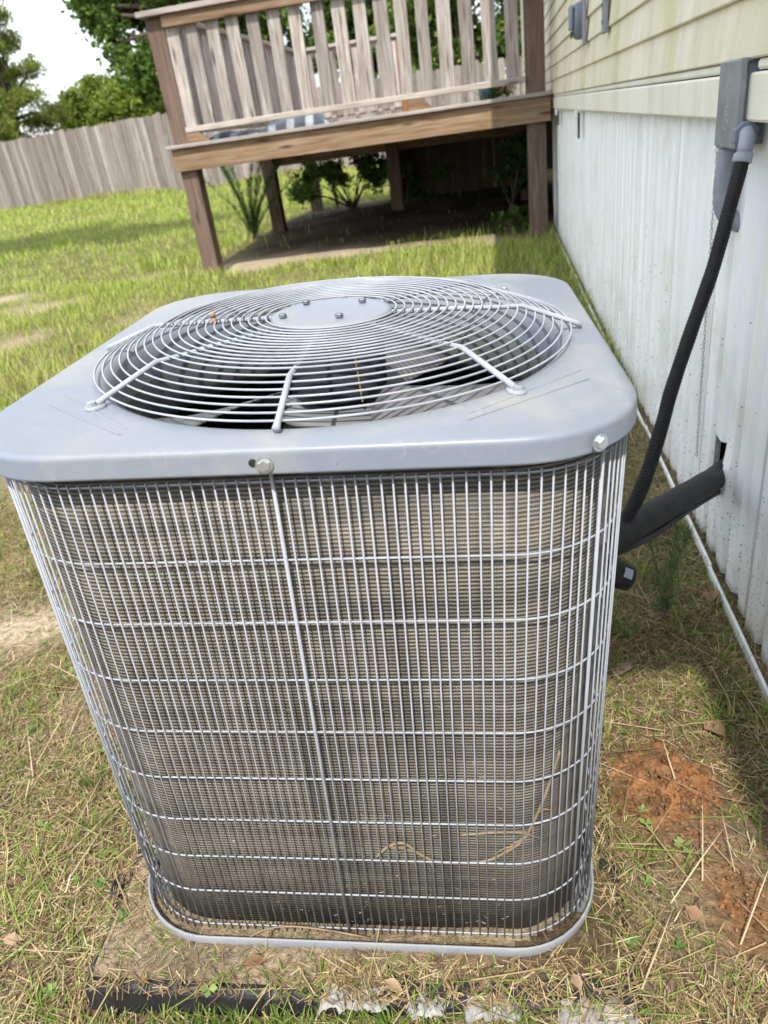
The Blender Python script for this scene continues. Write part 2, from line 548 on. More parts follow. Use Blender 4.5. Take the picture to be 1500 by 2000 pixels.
def attr_mat(name, rough=0.8, transl=0.0, nscale=40.0, nvar=0.25, bmp=0.0):
    """colour of each blade, leaf or patch of soil comes from the mesh attribute"""
    m, nt, b = new_mat(name)
    at = nt.nodes.new('ShaderNodeAttribute')
    at.attribute_name = 'Col'
    v = coords(nt)
    f = noise(nt, v, nscale, 6, 0.65)
    c = mixc(nt, 1.0, at.outputs['Color'], ramp(nt, f, [(0.25, 1 - nvar), (0.75, 1 + nvar)]), 'MULTIPLY')
    setc(nt, b, c)
    b.inputs['Roughness'].default_value = rough
    b.inputs['Specular IOR Level'].default_value = 0.2
    if bmp:
        bump(nt, b, noise(nt, v, nscale * 2.5, 5, 0.7), bmp, 0.01)
    if transl:
        out = nt.nodes['Material Output']
        tr = nt.nodes.new('ShaderNodeBsdfTranslucent')
        nt.links.new(c, tr.inputs['Color'])
        mx = nt.nodes.new('ShaderNodeMixShader')
        mx.inputs[0].default_value = transl
        nt.links.new(b.outputs[0], mx.inputs[1])
        nt.links.new(tr.outputs[0], mx.inputs[2])
        nt.links.new(mx.outputs[0], out.inputs['Surface'])
    return m
M['soil'] = attr_mat('soil_and_thatch', 0.95, 0.0, 75.0, 0.75, 1.0)
M['grass'] = attr_mat('grass_blades', 0.6, 0.35, 3.0, 0.15)
M['straw'] = attr_mat('dry_clippings', 0.8, 0.15, 3.0, 0.15)
M['leaf'] = attr_mat('tree_leaves', 0.5, 0.5, 2.0, 0.15)
M['clay'] = attr_mat('orange_clay', 0.95, 0.0, 60.0, 0.35, 0.8)

def np_mesh(name, V, loops, sizes, mat, col=None, smooth=False):
    """mesh from flat arrays, with a colour for each vertex"""
    me = bpy.data.meshes.new(name)
    me.vertices.add(len(V))
    me.vertices.foreach_set('co', np.asarray(V, dtype=np.float32).ravel())
    me.loops.add(len(loops))
    me.loops.foreach_set('vertex_index', np.asarray(loops, dtype=np.int32))
    sizes = np.asarray(sizes, dtype=np.int32)
    me.polygons.add(len(sizes))
    st = np.concatenate([[0], np.cumsum(sizes)[:-1]]).astype(np.int32)
    me.polygons.foreach_set('loop_start', st)
    if smooth:
        me.polygons.foreach_set('use_smooth', np.ones(len(sizes), dtype=bool))
    if col is not None:
        a = me.attributes.new('Col', 'FLOAT_COLOR', 'POINT')
        c4 = np.ones((len(V), 4), dtype=np.float32)
        c4[:, :3] = col
        a.data.foreach_set('color', c4.ravel())
    me.materials.append(mat)
    me.update(calc_edges=True)
    me.validate()
    return me

def blades(P, L, W, azim, lean, curl, col):
    """bent grass blades: arrays of root, length, width, heading, lean from upright, extra lean at the tip"""
    n = len(P)
    hd = np.stack([np.cos(azim), np.sin(azim), np.zeros(n)], 1)
    sd = np.stack([-np.sin(azim), np.cos(azim), np.zeros(n)], 1)
    up = np.array([[0, 0, 1.0]])
    d1 = hd * np.sin(lean)[:, None] + up * np.cos(lean)[:, None]
    l2 = lean + curl
    d2 = hd * np.sin(l2)[:, None] + up * np.cos(l2)[:, None]
    mid = P + d1 * (L * 0.55)[:, None]
    tip = mid + d2 * (L * 0.45)[:, None]
    tip[:, 2] = np.maximum(tip[:, 2], P[:, 2] + 0.002)
    w = (W * 0.5)[:, None]
    V = np.stack([P - sd * w, P + sd * w, mid - sd * w * 0.8, mid + sd * w * 0.8, tip], 1).reshape(-1, 3)
    b = (np.arange(n) * 5)[:, None]
    loops = (b + np.array([[0, 1, 3, 2, 2, 3, 4]])).ravel()
    sizes = np.tile([4, 3], n)
    return V, loops, sizes, np.repeat(col, 5, axis=0)

def palette(n, cols, weights, var=0.2):
    cols = np.array(cols)
    k = rng.choice(len(cols), n, p=np.array(weights) / sum(weights))
    c = cols[k] * (1 + rng.uniform(-var, var, (n, 1)))
    return c

# ------------------------------------------------------------------ the ground
WALL_X = 0.44          # face of the skirting
PAD_C = (-0.233, 0.833)

def gh(x, y):
    """height of the ground"""
    z = 0.010 * wave(x, y, 3, 2.2, 3) + 0.004 * wave(x, y, 9, 17.0, 2)
    near = np.clip((np.hypot(x - PAD_C[0], y - PAD_C[1]) - 0.42) / 0.5, 0, 1)
    z = z * (0.25 + 0.75 * near)
    under = np.exp(-(((x + 1.0) / 1.3) ** 2 + ((y - 8.7) / 1.2) ** 2))
    ex = np.exp(-(np.maximum(np.abs(x + 0.10) - 0.24, 0) / 0.10) ** 2 - (np.maximum(np.abs(y - 0.80) - 0.38, 0) / 0.09) ** 2)
    z = z + ex * (0.0 + 0.016 * np.clip((x + 0.30) / 0.30, 0, 1)) * (1 + 0.25 * wave(x, y, 15, 14, 2))
    return z + 0.10 * under * (1 + 0.3 * wave(x, y, 14, 6.0, 2)) - 0.004

def soil_patches(x, y):
    """share of bare sand at a point, 0..1"""
    s = np.zeros_like(x)
    for cx, cy, rx, ry, k in ((-1.15, 1.25, 0.16, 0.12, 1.0), (-1.85, 6.42, 1.0, 0.42, 1.25), (-0.5, 6.35, 0.9, 0.35, 0.6),
                              (-3.7, 5.4, 0.5, 0.3, 0.8), (-3.3, 4.4, 0.6, 0.3, 0.55), (-2.5, 4.5, 0.5, 0.25, 0.5), (0.1, 6.2, 0.35, 0.3, 0.7),
                              (-4.3, 5.9, 0.6, 0.3, 0.6), (-0.9, 0.42, 0.2, 0.1, 0.5), (0.26, 0.64, 0.12, 0.12, 0.5), (-0.85, 0.95, 0.12, 0.1, 0.5), (-1.6, 2.2, 0.25, 0.2, 0.5)):
        s = np.maximum(s, k * np.exp(-(((x - cx) / rx) ** 2 + ((y - cy) / ry) ** 2) ** 1.3))
    s = s + 0.35 * wave(x, y, 21, 5.0, 3)
    return np.clip(s, 0, 1)

def axis_samples(parts):
    out = []
    for a, b, st in parts:
        out.append(np.arange(a, b, st))
    out.append([parts[-1][1]])
    return np.concatenate(out)

gx = axis_samples([(-600, -60, 60), (-60, -20, 5), (-20, -6, 0.7), (-6, -1.6, 0.1), (-1.6, 0.6, 0.025), (0.6, 3, 0.3), (3, 20, 3), (20, 600, 60)])
gy = axis_samples([(-200, -10, 30), (-10, 0, 1.0), (0, 2.6, 0.025), (2.6, 12, 0.1), (12, 30, 0.7), (30, 80, 5), (80, 900, 80)])
GX, GY = np.meshgrid(gx, gy)
GZ = gh(GX, GY)
far = np.clip((np.hypot(GX, GY) - 14) / 10, 0, 1)
GZ = GZ * (1 - far)
nx, ny = len(gx), len(gy)
idx = np.arange(nx * ny).reshape(ny, nx)
quads = np.stack([idx[:-1, :-1], idx[:-1, 1:], idx[1:, 1:], idx[1:, :-1]], -1).reshape(-1, 4)
sand = soil_patches(GX, GY)[..., None]
n1 = (0.5 + 0.5 * wave(GX, GY, 33, 9.0, 4))[..., None]
thatch = np.array([0.085, 0.062, 0.034]) * (1 - n1) + np.array([0.20, 0.15, 0.085]) * n1
sandc = np.array([0.40, 0.325, 0.235]) * (0.85 + 0.3 * n1)
gc = thatch * (1 - sand) + sandc * sand
lawn = np.clip((GY - 2.5) / 3.0, 0, 1)[..., None] * (1 - sand)
gc = gc * (1 - 0.6 * lawn) + np.array([0.10, 0.115, 0.035]) * 0.6 * lawn
def sstep(a, b, t): return np.clip((t - a) / (b - a), 0, 1)
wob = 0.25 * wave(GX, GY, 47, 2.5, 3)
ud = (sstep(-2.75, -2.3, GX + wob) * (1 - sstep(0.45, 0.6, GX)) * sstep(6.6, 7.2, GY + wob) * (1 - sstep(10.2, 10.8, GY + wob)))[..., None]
gc = gc * (1 - ud) + np.array([0.062, 0.044, 0.031]) * (0.5 + 1.0 * n1) * ud  # bare soil under the deck, coloured darker still to deepen the deck's shade
clayp = (1.0 * np.exp(-(((GX - 0.21) / 0.10) ** 2 + ((GY - 0.80) / 0.10) ** 2) ** 1.5) + 0.9 * np.exp(-(((GX - 0.26) / 0.06) ** 2 + ((GY - 0.62) / 0.08) ** 2) ** 1.5))
clayp = np.clip(clayp + 0.25 * wave(GX, GY, 44, 30, 3) * (clayp > 0.1), 0, 1)[..., None]
gc = gc * (1 - clayp) + np.array([0.27, 0.145, 0.07]) * (0.7 + 0.5 * n1) * clayp
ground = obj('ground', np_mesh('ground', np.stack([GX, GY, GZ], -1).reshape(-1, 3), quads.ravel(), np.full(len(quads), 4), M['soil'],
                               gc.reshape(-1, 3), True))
tag(ground, 'sandy yard ground with thatch and bare patches', 'ground', kind='structure')
del ground['category']

# ------------------------------------------------------------------ the house
house = thing('house', 'cream lap-sided house with algae stains above white ribbed skirting on the right', 'house', (0, 0, 0))
SID_X = 0.41
Z_SK = 0.866          # underside of the trim band
Y0, Y1 = -2.4, 12.4   # ends of the wall

def lap_board(y0, y1, z, h, butt, name='siding_board', mat='siding', parent=house):
    """one clapboard: thick lower edge with a rolled nose, thin upper edge tucked under the next"""
    prof = [(SID_X + 0.012, z), (SID_X - butt + 0.002, z), (SID_X - butt, z + 0.003), (SID_X - butt + 0.001, z + 0.012), (SID_X, z + h + 0.006), (SID_X + 0.012, z + h + 0.006)]
    yc = (y0 + y1) / 2
    v = [(x, y0 - yc, zz - z) for x, zz in prof] + [(x, y1 - yc, zz - z) for x, zz in prof]
    n = len(prof)
    f = [(i, (i + 1) % n, n + (i + 1) % n, n + i) for i in range(n)] + [tuple(range(n - 1, -1, -1)), tuple(range(n, 2 * n))]
    return obj(name, mesh(name, v, f, M[mat]), parent, (0, yc, z))

zz = 0.955
course = 0.0878
k = 0
joints = [[2.54, 6.15], [0.6, 4.35, 8.0], [3.4, 7.1], [1.5, 5.2, 9.0]]
while zz < 2.78:
    js = [Y0] + [j for j in joints[(k + 3) % 4] if True] + [Y1]
    if k == 0: js = [Y0, 0.3, 3.95, 7.6, Y1]
    if k == 1: js = [Y0, 2.54, 6.2, 9.9, Y1]
    for a, b in zip(js[:-1], js[1:]):
        lap_board(a + 0.0008, b - 0.0008, zz, course, 0.010 + random.uniform(-0.0012, 0.0012))
    zz += course
    k += 1
# bead and broad trim band above the skirting, cut away round the disconnect box
def band(name, y0, y1, z0, z1, x, r=0.006):
    yc = (y0 + y1) / 2
    hy, hz = (y1 - y0) / 2, (z1 - z0) / 2
    out = rr(-hy, hy, -hz, hz, min(r, hz * 0.95), 4)
    inn = rr(-hy + 0.004, hy - 0.004, -hz + 0.004, hz - 0.004, max(min(r, hz * 0.95) - 0.004, 0.001), 4)
    rows = [[(0.02, p[0], p[1]) for p in out], [(0.003, p[0], p[1]) for p in out], [(0, p[0], p[1]) for p in inn]]
    v, f = loft(rows, True, True)
    f = [tuple(reversed(q)) for q in f]
    return obj(name, mesh(name, v, f, M['trim']), house, (x, yc, (z0 + z1) / 2))
for a, b in ((Y0, 1.435), (1.60, 3.31), (3.3115, 6.97), (6.972, Y1)):
    band('trim_board', a, b, Z_SK, 0.936, SID_X - 0.006, 0.012)
for a, b in ((Y0, 1.40), (1.60, 2.35), (2.3515, 6.0), (6.0015, 9.6), (9.6015, Y1)):
    band('bead_strip', a, b, 0.9385, 0.9535, SID_X - 0.004, 0.005)
wl = MB()
wl.box(SID_X + 0.0125, 6.4, Y0, Y1, 0.90, 2.80)
obj('wall_core', wl.mesh('wall_core', M['inner']), house)
fl = MB(); fl.box(SID_X + 0.0345, 6.38, Y0 + 0.02, Y1 - 0.02, 0.86, 0.899)
obj('floor_frame', fl.mesh('floor_frame', M['inner']), house)

# ribbed skirting panels
PW = 0.4065
def panel_profile():
    pts = []
    ribs = [(0.0, 0.008), (0.012, 0.008), (0.020, -0.006), (0.060, -0.006), (0.068, 0.004), (0.100, 0.004), (0.108, -0.006), (0.150, -0.006), (0.156, 0.008), (0.178, 0.008),
            (0.186, -0.006), (0.226, -0.006), (0.234, 0.004), (0.266, 0.004), (0.274, -0.006), (0.316, -0.006), (0.322, 0.008), (0.345, 0.008), (0.353, -0.006), (0.390, -0.006), (0.398, -0.009), (PW - 0.0012, -0.009)]
    return ribs
prof = panel_profile()
def skirt_mesh(hole=None, lift=0.0):
    ys = []
    for (a, da), (b, db) in zip(prof[:-1], prof[1:]):
        m_ = 3 if (b - a) > 0.02 else 1
        for q in range(m_):
            ys.append((a + (b - a) * q / m_, da + (db - da) * q / m_))
    ys.append(prof[-1])
    zs = [-0.012 + lift, 0.05, 0.10, 0.14, 0.165, 0.185, 0.205, 0.22, 0.235, 0.25, 0.262, 0.278, 0.30, 0.33, 0.45, 0.6, 0.75, 0.885]
    v = []
    for z in zs:
        for (y, d) in ys:
            bul = 0.0
            if hole:
                bul = 0.018 * math.exp(-(((y - hole[0] + 0.05) / 0.035) ** 2)) * math.exp(-(((z - hole[1] + 0.06) / 0.09) ** 2))
            jag = 0.003 * math.sin(y * 57 + 1.3) * (1 if z == zs[0] else 0)
            v.append((d - bul, y, z + jag))
    n = len(ys)
    f = []
    for i in range(len(zs) - 1):
        for j in range(n - 1):
            if hole:
                yc, zc = (ys[j][0] + ys[j + 1][0]) / 2, (zs[i] + zs[i + 1]) / 2
                if (-0.048 < yc - hole[0] < 0.050 and 0.140 < zc < 0.236) or (-0.012 < yc - hole[0] < 0.052 and 0.19 < zc < 0.262):
                    continue
            f.append((i * n + j, (i + 1) * n + j, (i + 1) * n + j + 1, i * n + j + 1))
    return mesh('skirting_panel', v, f, M['skirt'])
sk_me = skirt_mesh()
ystart = 6.5 - 21 * PW
for i in range(21):
    y = ystart + i * PW
    if y < 1.475 < y + PW:
        me = skirt_mesh(hole=(1.475 - y, 0.218), lift=0.004)
    else:
        me = sk_me
    obj('skirting_panel', me, house, (WALL_X, y, 0))
# skirting returns at the far corner, the crawl space beyond is open and dark
cr = MB(); cr.cbox(WALL_X - 0.012, WALL_X + 0.02, 6.5, 6.53, 0.0, 0.866, 0.003)
obj('corner_post', cr.mesh('corner_post', M['white_vinyl']), house)
bk = MB(); bk.box(0.46, 6.38, 6.55, 6.57, -0.02, 0.86)
bk.box(6.36, 6.38, Y0 + 0.02, Y1 - 0.02, -0.02, 0.855); bk.box(0.5, 6.35, Y1 - 0.06, Y1 - 0.03, -0.02, 0.855); bk.box(0.5, 6.35, Y0 + 0.03, Y0 + 0.05, -0.02, 0.855)
obj('crawl_space_wall', bk.mesh('crawl_space_wall', M['inner']), house)
tr = MB()
pth = [-2.0, 0.2, 0.9, 1.4, 2.2, 3.0, 4.2, 5.4, 6.5]
for a, b in zip(pth[:-1], pth[1:]):
    tr.cbox(0.4075 + 0.002 * math.sin(a * 5), 0.4135 + 0.002 * math.sin(a * 5), a, b - 0.004, -0.01, 0.013, 0.001)
obj('ground_track', tr.mesh('ground_track', M['white_vinyl']), house)
# roof: out of frame, eave depth stepped to shape the shade on yard and deck
rf = MB()
def roof_part(y0, y1, ex, ez=2.8):
    v = [(ex, y0, ez), (ex, y1, ez), (3.4, y1, ez + 0.9), (3.4, y0, ez + 0.9), (6.8, y0, ez), (6.8, y1, ez)]
    v += [(a, b, c + 0.12) for a, b, c in v]
    rf.add(v, [(0, 1, 2, 3), (3, 2, 5, 4), (6, 9, 8, 7), (9, 10, 11, 8), (0, 6, 7, 1), (4, 5, 11, 10), (0, 3, 9, 6), (3, 4, 10, 9), (1, 7, 8, 2), (2, 8, 11, 5)])
roof_part(Y0 - 0.2, -0.8501, 0.40)
roof_part(-0.85, 2.6, 0.175, 2.805)
roof_part(2.601, 8.6, 0.03, 2.81)
roof_part(8.601, Y1 + 0.2, 0.33)
obj('roof', rf.mesh('roof', M['roof']), house)

# ------------------------------------------------------------------ air conditioner
RAC = Matrix(((0.9978, -0.0467, 0.0465), (0.0467, 0.9989, 0.0019), (-0.0466, 0.0003, 0.9989)))
AC_LOC = Vector((-0.2328, 0.8333, 0.0343))
ac = thing('air_conditioner', 'grey-blue outdoor air conditioner with domed fan guard and wire cage on black pad', 'air conditioner', AC_LOC)
ac.rotation_euler = RAC.to_euler()
ac.scale = (0.65, 0.65, 0.65)

NA = 160
ANG = [2 * PI * i / NA for i in range(NA)]
LX, LXL, LYF, LYB, LR = 0.468, 0.488, -0.478, 0.532, 0.175
def circ(r, z): return [(r * math.cos(a), r * math.sin(a), z) for a in ANG]
def rrz(i, z): return [(p[0], p[1], z) for p in rr_at_angles(-LXL + i, LX - i, LYF + i, LYB - i, LR - i, ANG)]
rows = [circ(0.392, 0.985), circ(0.394, 1.02), circ(0.399, 1.043), circ(0.408, 1.055), circ(0.420, 1.0595), circ(0.430, 1.06), circ(0.434, 1.06),
        rrz(0.018, 1.0588), rrz(0.0125, 1.0584), rrz(0.0085, 1.0581), rrz(0.0050, 1.0575), rrz(0.0022, 1.0558), rrz(0.0006, 1.0528), rrz(0.0002, 1.0500), rrz(0, 1.047), rrz(-0.0006, 1.026), rrz(-0.0008, 1.0235), rrz(0.001, 1.0215), rrz(0.004, 1.023), rrz(0.004, 1.045)]
v, f = loft(rows)
obj('lid', mesh('lid', v, f, M['paint'], True), ac)
# embossed pairs of lines near the front corners
for sx in (-1, 1):
    for off in (0.0, 0.036):
        a = Vector((sx * 0.235, -0.395 - off * 0.55, 1.0602)); b = Vector((sx * (0.405 + off * 0.1), -0.235 - off * 1.15, 1.0602))
        d = (b - a).normalized(); s = Vector((-d.y, d.x, 0)) * 0.0022
        vv = [a - s, b - s, b + s, a + s, a + d * 0.004 + Vector((0, 0, 0.0012)), b - d * 0.004 + Vector((0, 0, 0.0012))]
        obj('embossed_line', mesh('embossed_line', vv, [(0, 1, 5, 4), (3, 4, 5, 2), (0, 4, 3), (1, 2, 5)], M['paint']), ac)

def hex_screw(name, parent, loc, normal, r=0.0085, h=0.007, washer=1.35, mat='zinc', slot=False):
    mb = MB()
    if washer:
        mb.tube([(0, 0, 0), (0, 0, 0.0018)], r * washer, 16)
    rows_ = [[(q * math.cos(PI * k / 3), q * math.sin(PI * k / 3), z) for k in range(6)] for q, z in ((r, 0.0017), (r, h * 0.8), (r * 0.86, h))]
    mb.add(*loft(rows_, True))
    o = obj(name, mb.mesh(name, M[mat]), parent, loc)
    o.rotation_euler = Vector(normal).to_track_quat('Z', 'X').to_euler()
    return o
hex_screw('lid_screw', ac, (-0.022, LYF - 0.0012, 1.036), (0, -1, 0.06))
sl = MB(); sl.tube([(-0.037, LYF + 0.001, 1.039), (-0.037, LYF - 0.0016, 1.039)], 0.0055, 10)
obj('slot_disc', sl.mesh('slot_disc', M['inner']), ac)  # near-black disc on the lip, drawn as the dark inside of a slot
a = math.radians(-58)
hex_screw('lid_screw', ac, (LX - LR + (LR + 0.001) * math.cos(a) + 0.01, LYF + LR + (LR + 0.001) * math.sin(a), 1.037), (math.cos(a), math.sin(a), 0.06))

# domed fan guard: rings over eight spokes
def dome(r):
    pts = [(0.0, 1.113), (0.12, 1.113), (0.24, 1.1125), (0.30, 1.1105), (0.315, 1.108), (0.43, 1.066)]
    return float(np.interp(r, [p[0] for p in pts], [p[1] for p in pts]))
radii = [0.117 + (0.418 - 0.117) * (i / 20) for i in range(21)]
for r in radii:
    z = dome(r) + 0.0006
    v, f = tube([(r * math.cos(2 * PI * k / 96), r * math.sin(2 * PI * k / 96), z) for k in range(96)], 0.0018, 6, True)
    obj('guard_ring', mesh('guard_ring', v, f, M['wire'], True), ac)
for i in range(8):
    ang = math.radians(270 + 45 * i - 1.5)
    foot = i % 2 == 1
    pr = [0.10, 0.16, 0.24, 0.295, 0.335, 0.38, 0.425]
    path = [(r, 0, dome(r) - 0.0064 + (0.0105 if r > 0.32 else 0)) for r in pr]
    rad = [0.0042, 0.0042, 0.0044, 0.0041, 0.0044, 0.0046, 0.0046]
    if foot:
        path += [(0.438, 0, 1.066)]
        rad += [0.0055]
    else:
        path += [(0.438, 0, 1.0665)]
        rad += [0.006]
    mb = MB()
    mb.tube(path, rad, 10)
    if foot:   # flattened eye held by a screw
        mb.add(*loft([[(0.443 + 0.014 * math.cos(t) * (1.25 if math.cos(t) < 0 else 1), 0.012 * math.sin(t), zq) for t in [2 * PI * q / 20 for q in range(20)]] for zq in (1.0605, 1.0655)], True))
    sp = obj('guard_spoke', mb.mesh('guard_spoke', M['wire'], True), ac, (0, 0, 0), (0, 0, ang))
    if foot:
        hex_screw('foot_screw', sp, (0.446, 0, 1.0656), (0, 0, 1), 0.0068, 0.006, 1.3)
# motor plate with four bolts
pl = MB()
pl.add(*loft([[(r * math.cos(a), r * math.sin(a), z) for a in [2 * PI * q / 64 for q in range(64)]] for r, z in
              ((0.100, 1.104), (0.109, 1.106), (0.1095, 1.110), (0.106, 1.1128), (0.098, 1.1135), (0.09, 1.1128), (0.03, 1.1128))], True))
plate = obj('motor_plate', pl.mesh('motor_plate', M['paint'], True), ac)
for x, y in ((-0.058, 0.070), (0.050, 0.056), (-0.082, -0.028), (0.022, -0.050)):
    hex_screw('plate_bolt', plate, (x, y, 1.1128), (0, 0, 1), 0.0072, 0.008, 0, 'bolt')
mt = MB()
mt.add(*loft([[(r * math.cos(a), r * math.sin(a), z) for a in [2 * PI * q / 40 for q in range(40)]] for r, z in
              ((0.04, 1.104), (0.084, 1.103), (0.09, 1.097), (0.091, 0.985), (0.088, 0.970), (0.075, 0.965), (0.02, 0.963))], True))
motor = obj('fan_motor', mt.mesh('fan_motor', M['motor'], True), ac)
yw = MB(); yw.tube([(0.045, -0.084, 1.10), (0.048, -0.083, 1.04), (0.052, -0.080, 0.97)], 0.0018, 6)
obj('motor_wire', yw.mesh('motor_wire', M['yellow']), motor)
hb = MB()
hb.add(*loft([[(r * math.cos(a), r * math.sin(a), z) for a in [2 * PI * q / 40 for q in range(40)]] for r, z in
              ((0.02, 0.955), (0.06, 0.955), (0.115, 0.945), (0.125, 0.938), (0.12, 0.932), (0.03, 0.93))], True))
obj('fan_hub', hb.mesh('fan_hub', M['orifice'], True), ac)
def blade_mesh():
    v, f = [], []
    nr, nt_ = 8, 10
    for i in range(nr + 1):
        r = 0.105 + (0.375 - 0.105) * i / nr
        half = math.radians(18 + 9 * i / nr)
        for j in range(nt_ + 1):
            t = -1 + 2 * j / nt_
            a = half * t + math.radians(10 * (i / nr))
            z = 0.035 * t + 0.010 * (1 - t * t)
            v.append((r * math.cos(a), r * math.sin(a), z))
    for i in range(nr):
        for j in range(nt_):
            q = i * (nt_ + 1) + j
            f.append((q, q + nt_ + 1, q + nt_ + 2, q + 1))
    n0 = len(v)
    v += [(x, y, z - 0.004) for x, y, z in v]
    f += [tuple(reversed([q + n0 for q in g])) for g in f]
    ed = [j for j in range(nt_ + 1)] + [(i + 1) * (nt_ + 1) - 1 for i in range(1, nr + 1)] + [nr * (nt_ + 1) + j for j in range(nt_ - 1, -1, -1)] + [i * (nt_ + 1) for i in range(nr - 1, 0, -1)]
    for p, q in zip(ed, ed[1:] + ed[:1]):
        f.append((p, q, q + n0, p + n0))
    return mesh('fan_blade', v, f, M['blade'], True)
bl = blade_mesh()
for deg in (-46, 74, 194):
    obj('fan_blade', bl, ac, (0, 0, 0.955), (0, 0, math.radians(deg)))
# fan orifice under the lid
v, f = loft([circ(0.3925, 0.986), circ(0.389, 0.955), circ(0.392, 0.92), circ(0.40, 0.89), circ(0.403, 0.889), circ(0.395, 0.92), circ(0.3935, 0.984)])
obj('fan_orifice', mesh('fan_orifice', v, f, M['orifice'], True), ac)

# coil standing inside the cage
def coil_mesh():
    x0, x1, y0, y1, r = -0.454, 0.442, -0.4405, 0.450, 0.160
    o = rr(x0, x1, y0, y1, r, 14)
    i_ = rr(x0 + 0.022, x1 - 0.022, y0 + 0.022, y1 - 0.022, r - 0.022, 14)
    n = len(o)
    zs = [0.012, 0.20, 0.4, 0.6, 0.8, 1.03]
    v, f = [], []
    for z in zs: v += [(p[0], p[1], z) for p in o]
    for z in reversed(zs): v += [(p[0], p[1], z) for p in i_]
    R_ = 2 * len(zs)
    per = [0.0]
    for k in range(n):
        p, q = o[k], o[(k + 1) % n]
        per.append(per[-1] + math.hypot(q[0] - p[0], q[1] - p[1]))
    uvs = []
    for a_ in range(R_):
        b_ = (a_ + 1) % R_
        for k in range(n):
            k2 = (k + 1) % n
            f.append((a_ * n + k, a_ * n + k2, b_ * n + k2, b_ * n + k))
            for (rw, kk) in ((a_, k), (a_, k + 1), (b_, k + 1), (b_, k)):
                uvs.append((per[kk], v[rw * n + kk % n][2]))
    me = mesh('condenser_coil', v, f, M['coil'], True)
    me.materials.append(M['inner'])
    for p in me.polygons:
        if p.index // n >= len(zs) - 1:
            p.material_index = 1
    uvl = me.uv_layers.new(name='UVMap')
    uvl.data.foreach_set('uv', np.array(uvs, dtype=np.float32).ravel())
    return me
obj('condenser_coil', coil_mesh(), ac)
# near-black sheet low inside the unit, standing in for its dark interior
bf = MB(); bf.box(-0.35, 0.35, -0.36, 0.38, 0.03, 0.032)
obj('dark_inner_sheet', bf.mesh('dark_inner_sheet', M['inner']), ac)

# wire cage: upright wires outside horizontal ones
CX, CYF, CYB, CR = 0.452, -0.457, 0.490, 0.166
cage = rr(-CX - 0.022, CX + 0.008, CYF, CYB, CR, 16)
for z in (1.0, 0.877, 0.768, 0.657, 0.547, 0.438, 0.331, 0.229, 0.126, 0.020):
    v, f = tube([(p[0] * 0.9925, p[1] * 0.9925, z) for p in cage], 0.00165, 6, True)
    obj('horizontal_wire', mesh('horizontal_wire', v, f, M['wire'], True), ac)
seg = [(math.hypot(cage[(i + 1) % len(cage)][0] - cage[i][0], cage[(i + 1) % len(cage)][1] - cage[i][1])) for i in range(len(cage))]
tot = sum(seg)
cum = np.concatenate([[0], np.cumsum(seg)])
def on_cage(s):
    s = s % tot
    i = int(np.searchsorted(cum, s, 'right') - 1)
    i = min(i, len(cage) - 1)
    t = (s - cum[i]) / seg[i]
    p, q = cage[i], cage[(i + 1) % len(cage)]
    return (p[0] + (q[0] - p[0]) * t, p[1] + (q[1] - p[1]) * t)
# arc length of the front seam (x = -0.022 on the front side)
best = min((abs(on_cage(s)[0] + 0.022) + (0 if on_cage(s)[1] < -0.45 else 9), s) for s in np.linspace(0, tot, 4000))
s0 = best[1]
nw = round(tot / 0.0159)
step = tot / nw
wv, wf = tube([(0, 0, 0.006), (0, 0, 1.0055)], 0.00138, 6)
wire_me = mesh('vertical_wire', wv, wf, M['wire'], True)
sv, sf = tube([(0, 0, 0.004), (0, 0, 1.03)], 0.0028, 8)
strip_me = mesh('cage_joint_rod', sv, sf, M['wire'], True)
corner_k = 28
for k in range(nw):
    x, y = on_cage(s0 + k * step)
    if k in (0, corner_k):
        obj('cage_joint_rod', strip_me, ac, (x, y, 0))
    else:
        obj('vertical_wire', wire_me, ac, (x + random.uniform(-0.0006, 0.0006), y, random.uniform(-0.001, 0.001)), (random.uniform(-0.0012, 0.0012), random.uniform(-0.0012, 0.0012), 0))

n = 260
xq = rng.uniform(-0.29, 0.30, n); zq = 0.02 + 0.95 * rng.random(n) ** 1.6
P = np.stack([xq, np.full(n, -0.4425), zq], 1)
V, lo, sz, cc = blades(P, rng.uniform(0.003, 0.013, n), rng.uniform(0.0008, 0.002, n), np.where(rng.random(n) < 0.5, 0.0, PI) + rng.normal(0, 0.12, n), rng.uniform(0.2, 2.4, n), rng.uniform(-0.4, 0.4, n),
                       palette(n, [(0.28, 0.24, 0.17), (0.22, 0.18, 0.12), (0.34, 0.31, 0.26), (0.13, 0.18, 0.05)], [3, 3, 2, 0.7], 0.25))
dbo = obj('caught_debris', np_mesh('caught_debris', V, lo, sz, M['straw'], cc), ac)
dbo['kind'] = 'stuff'
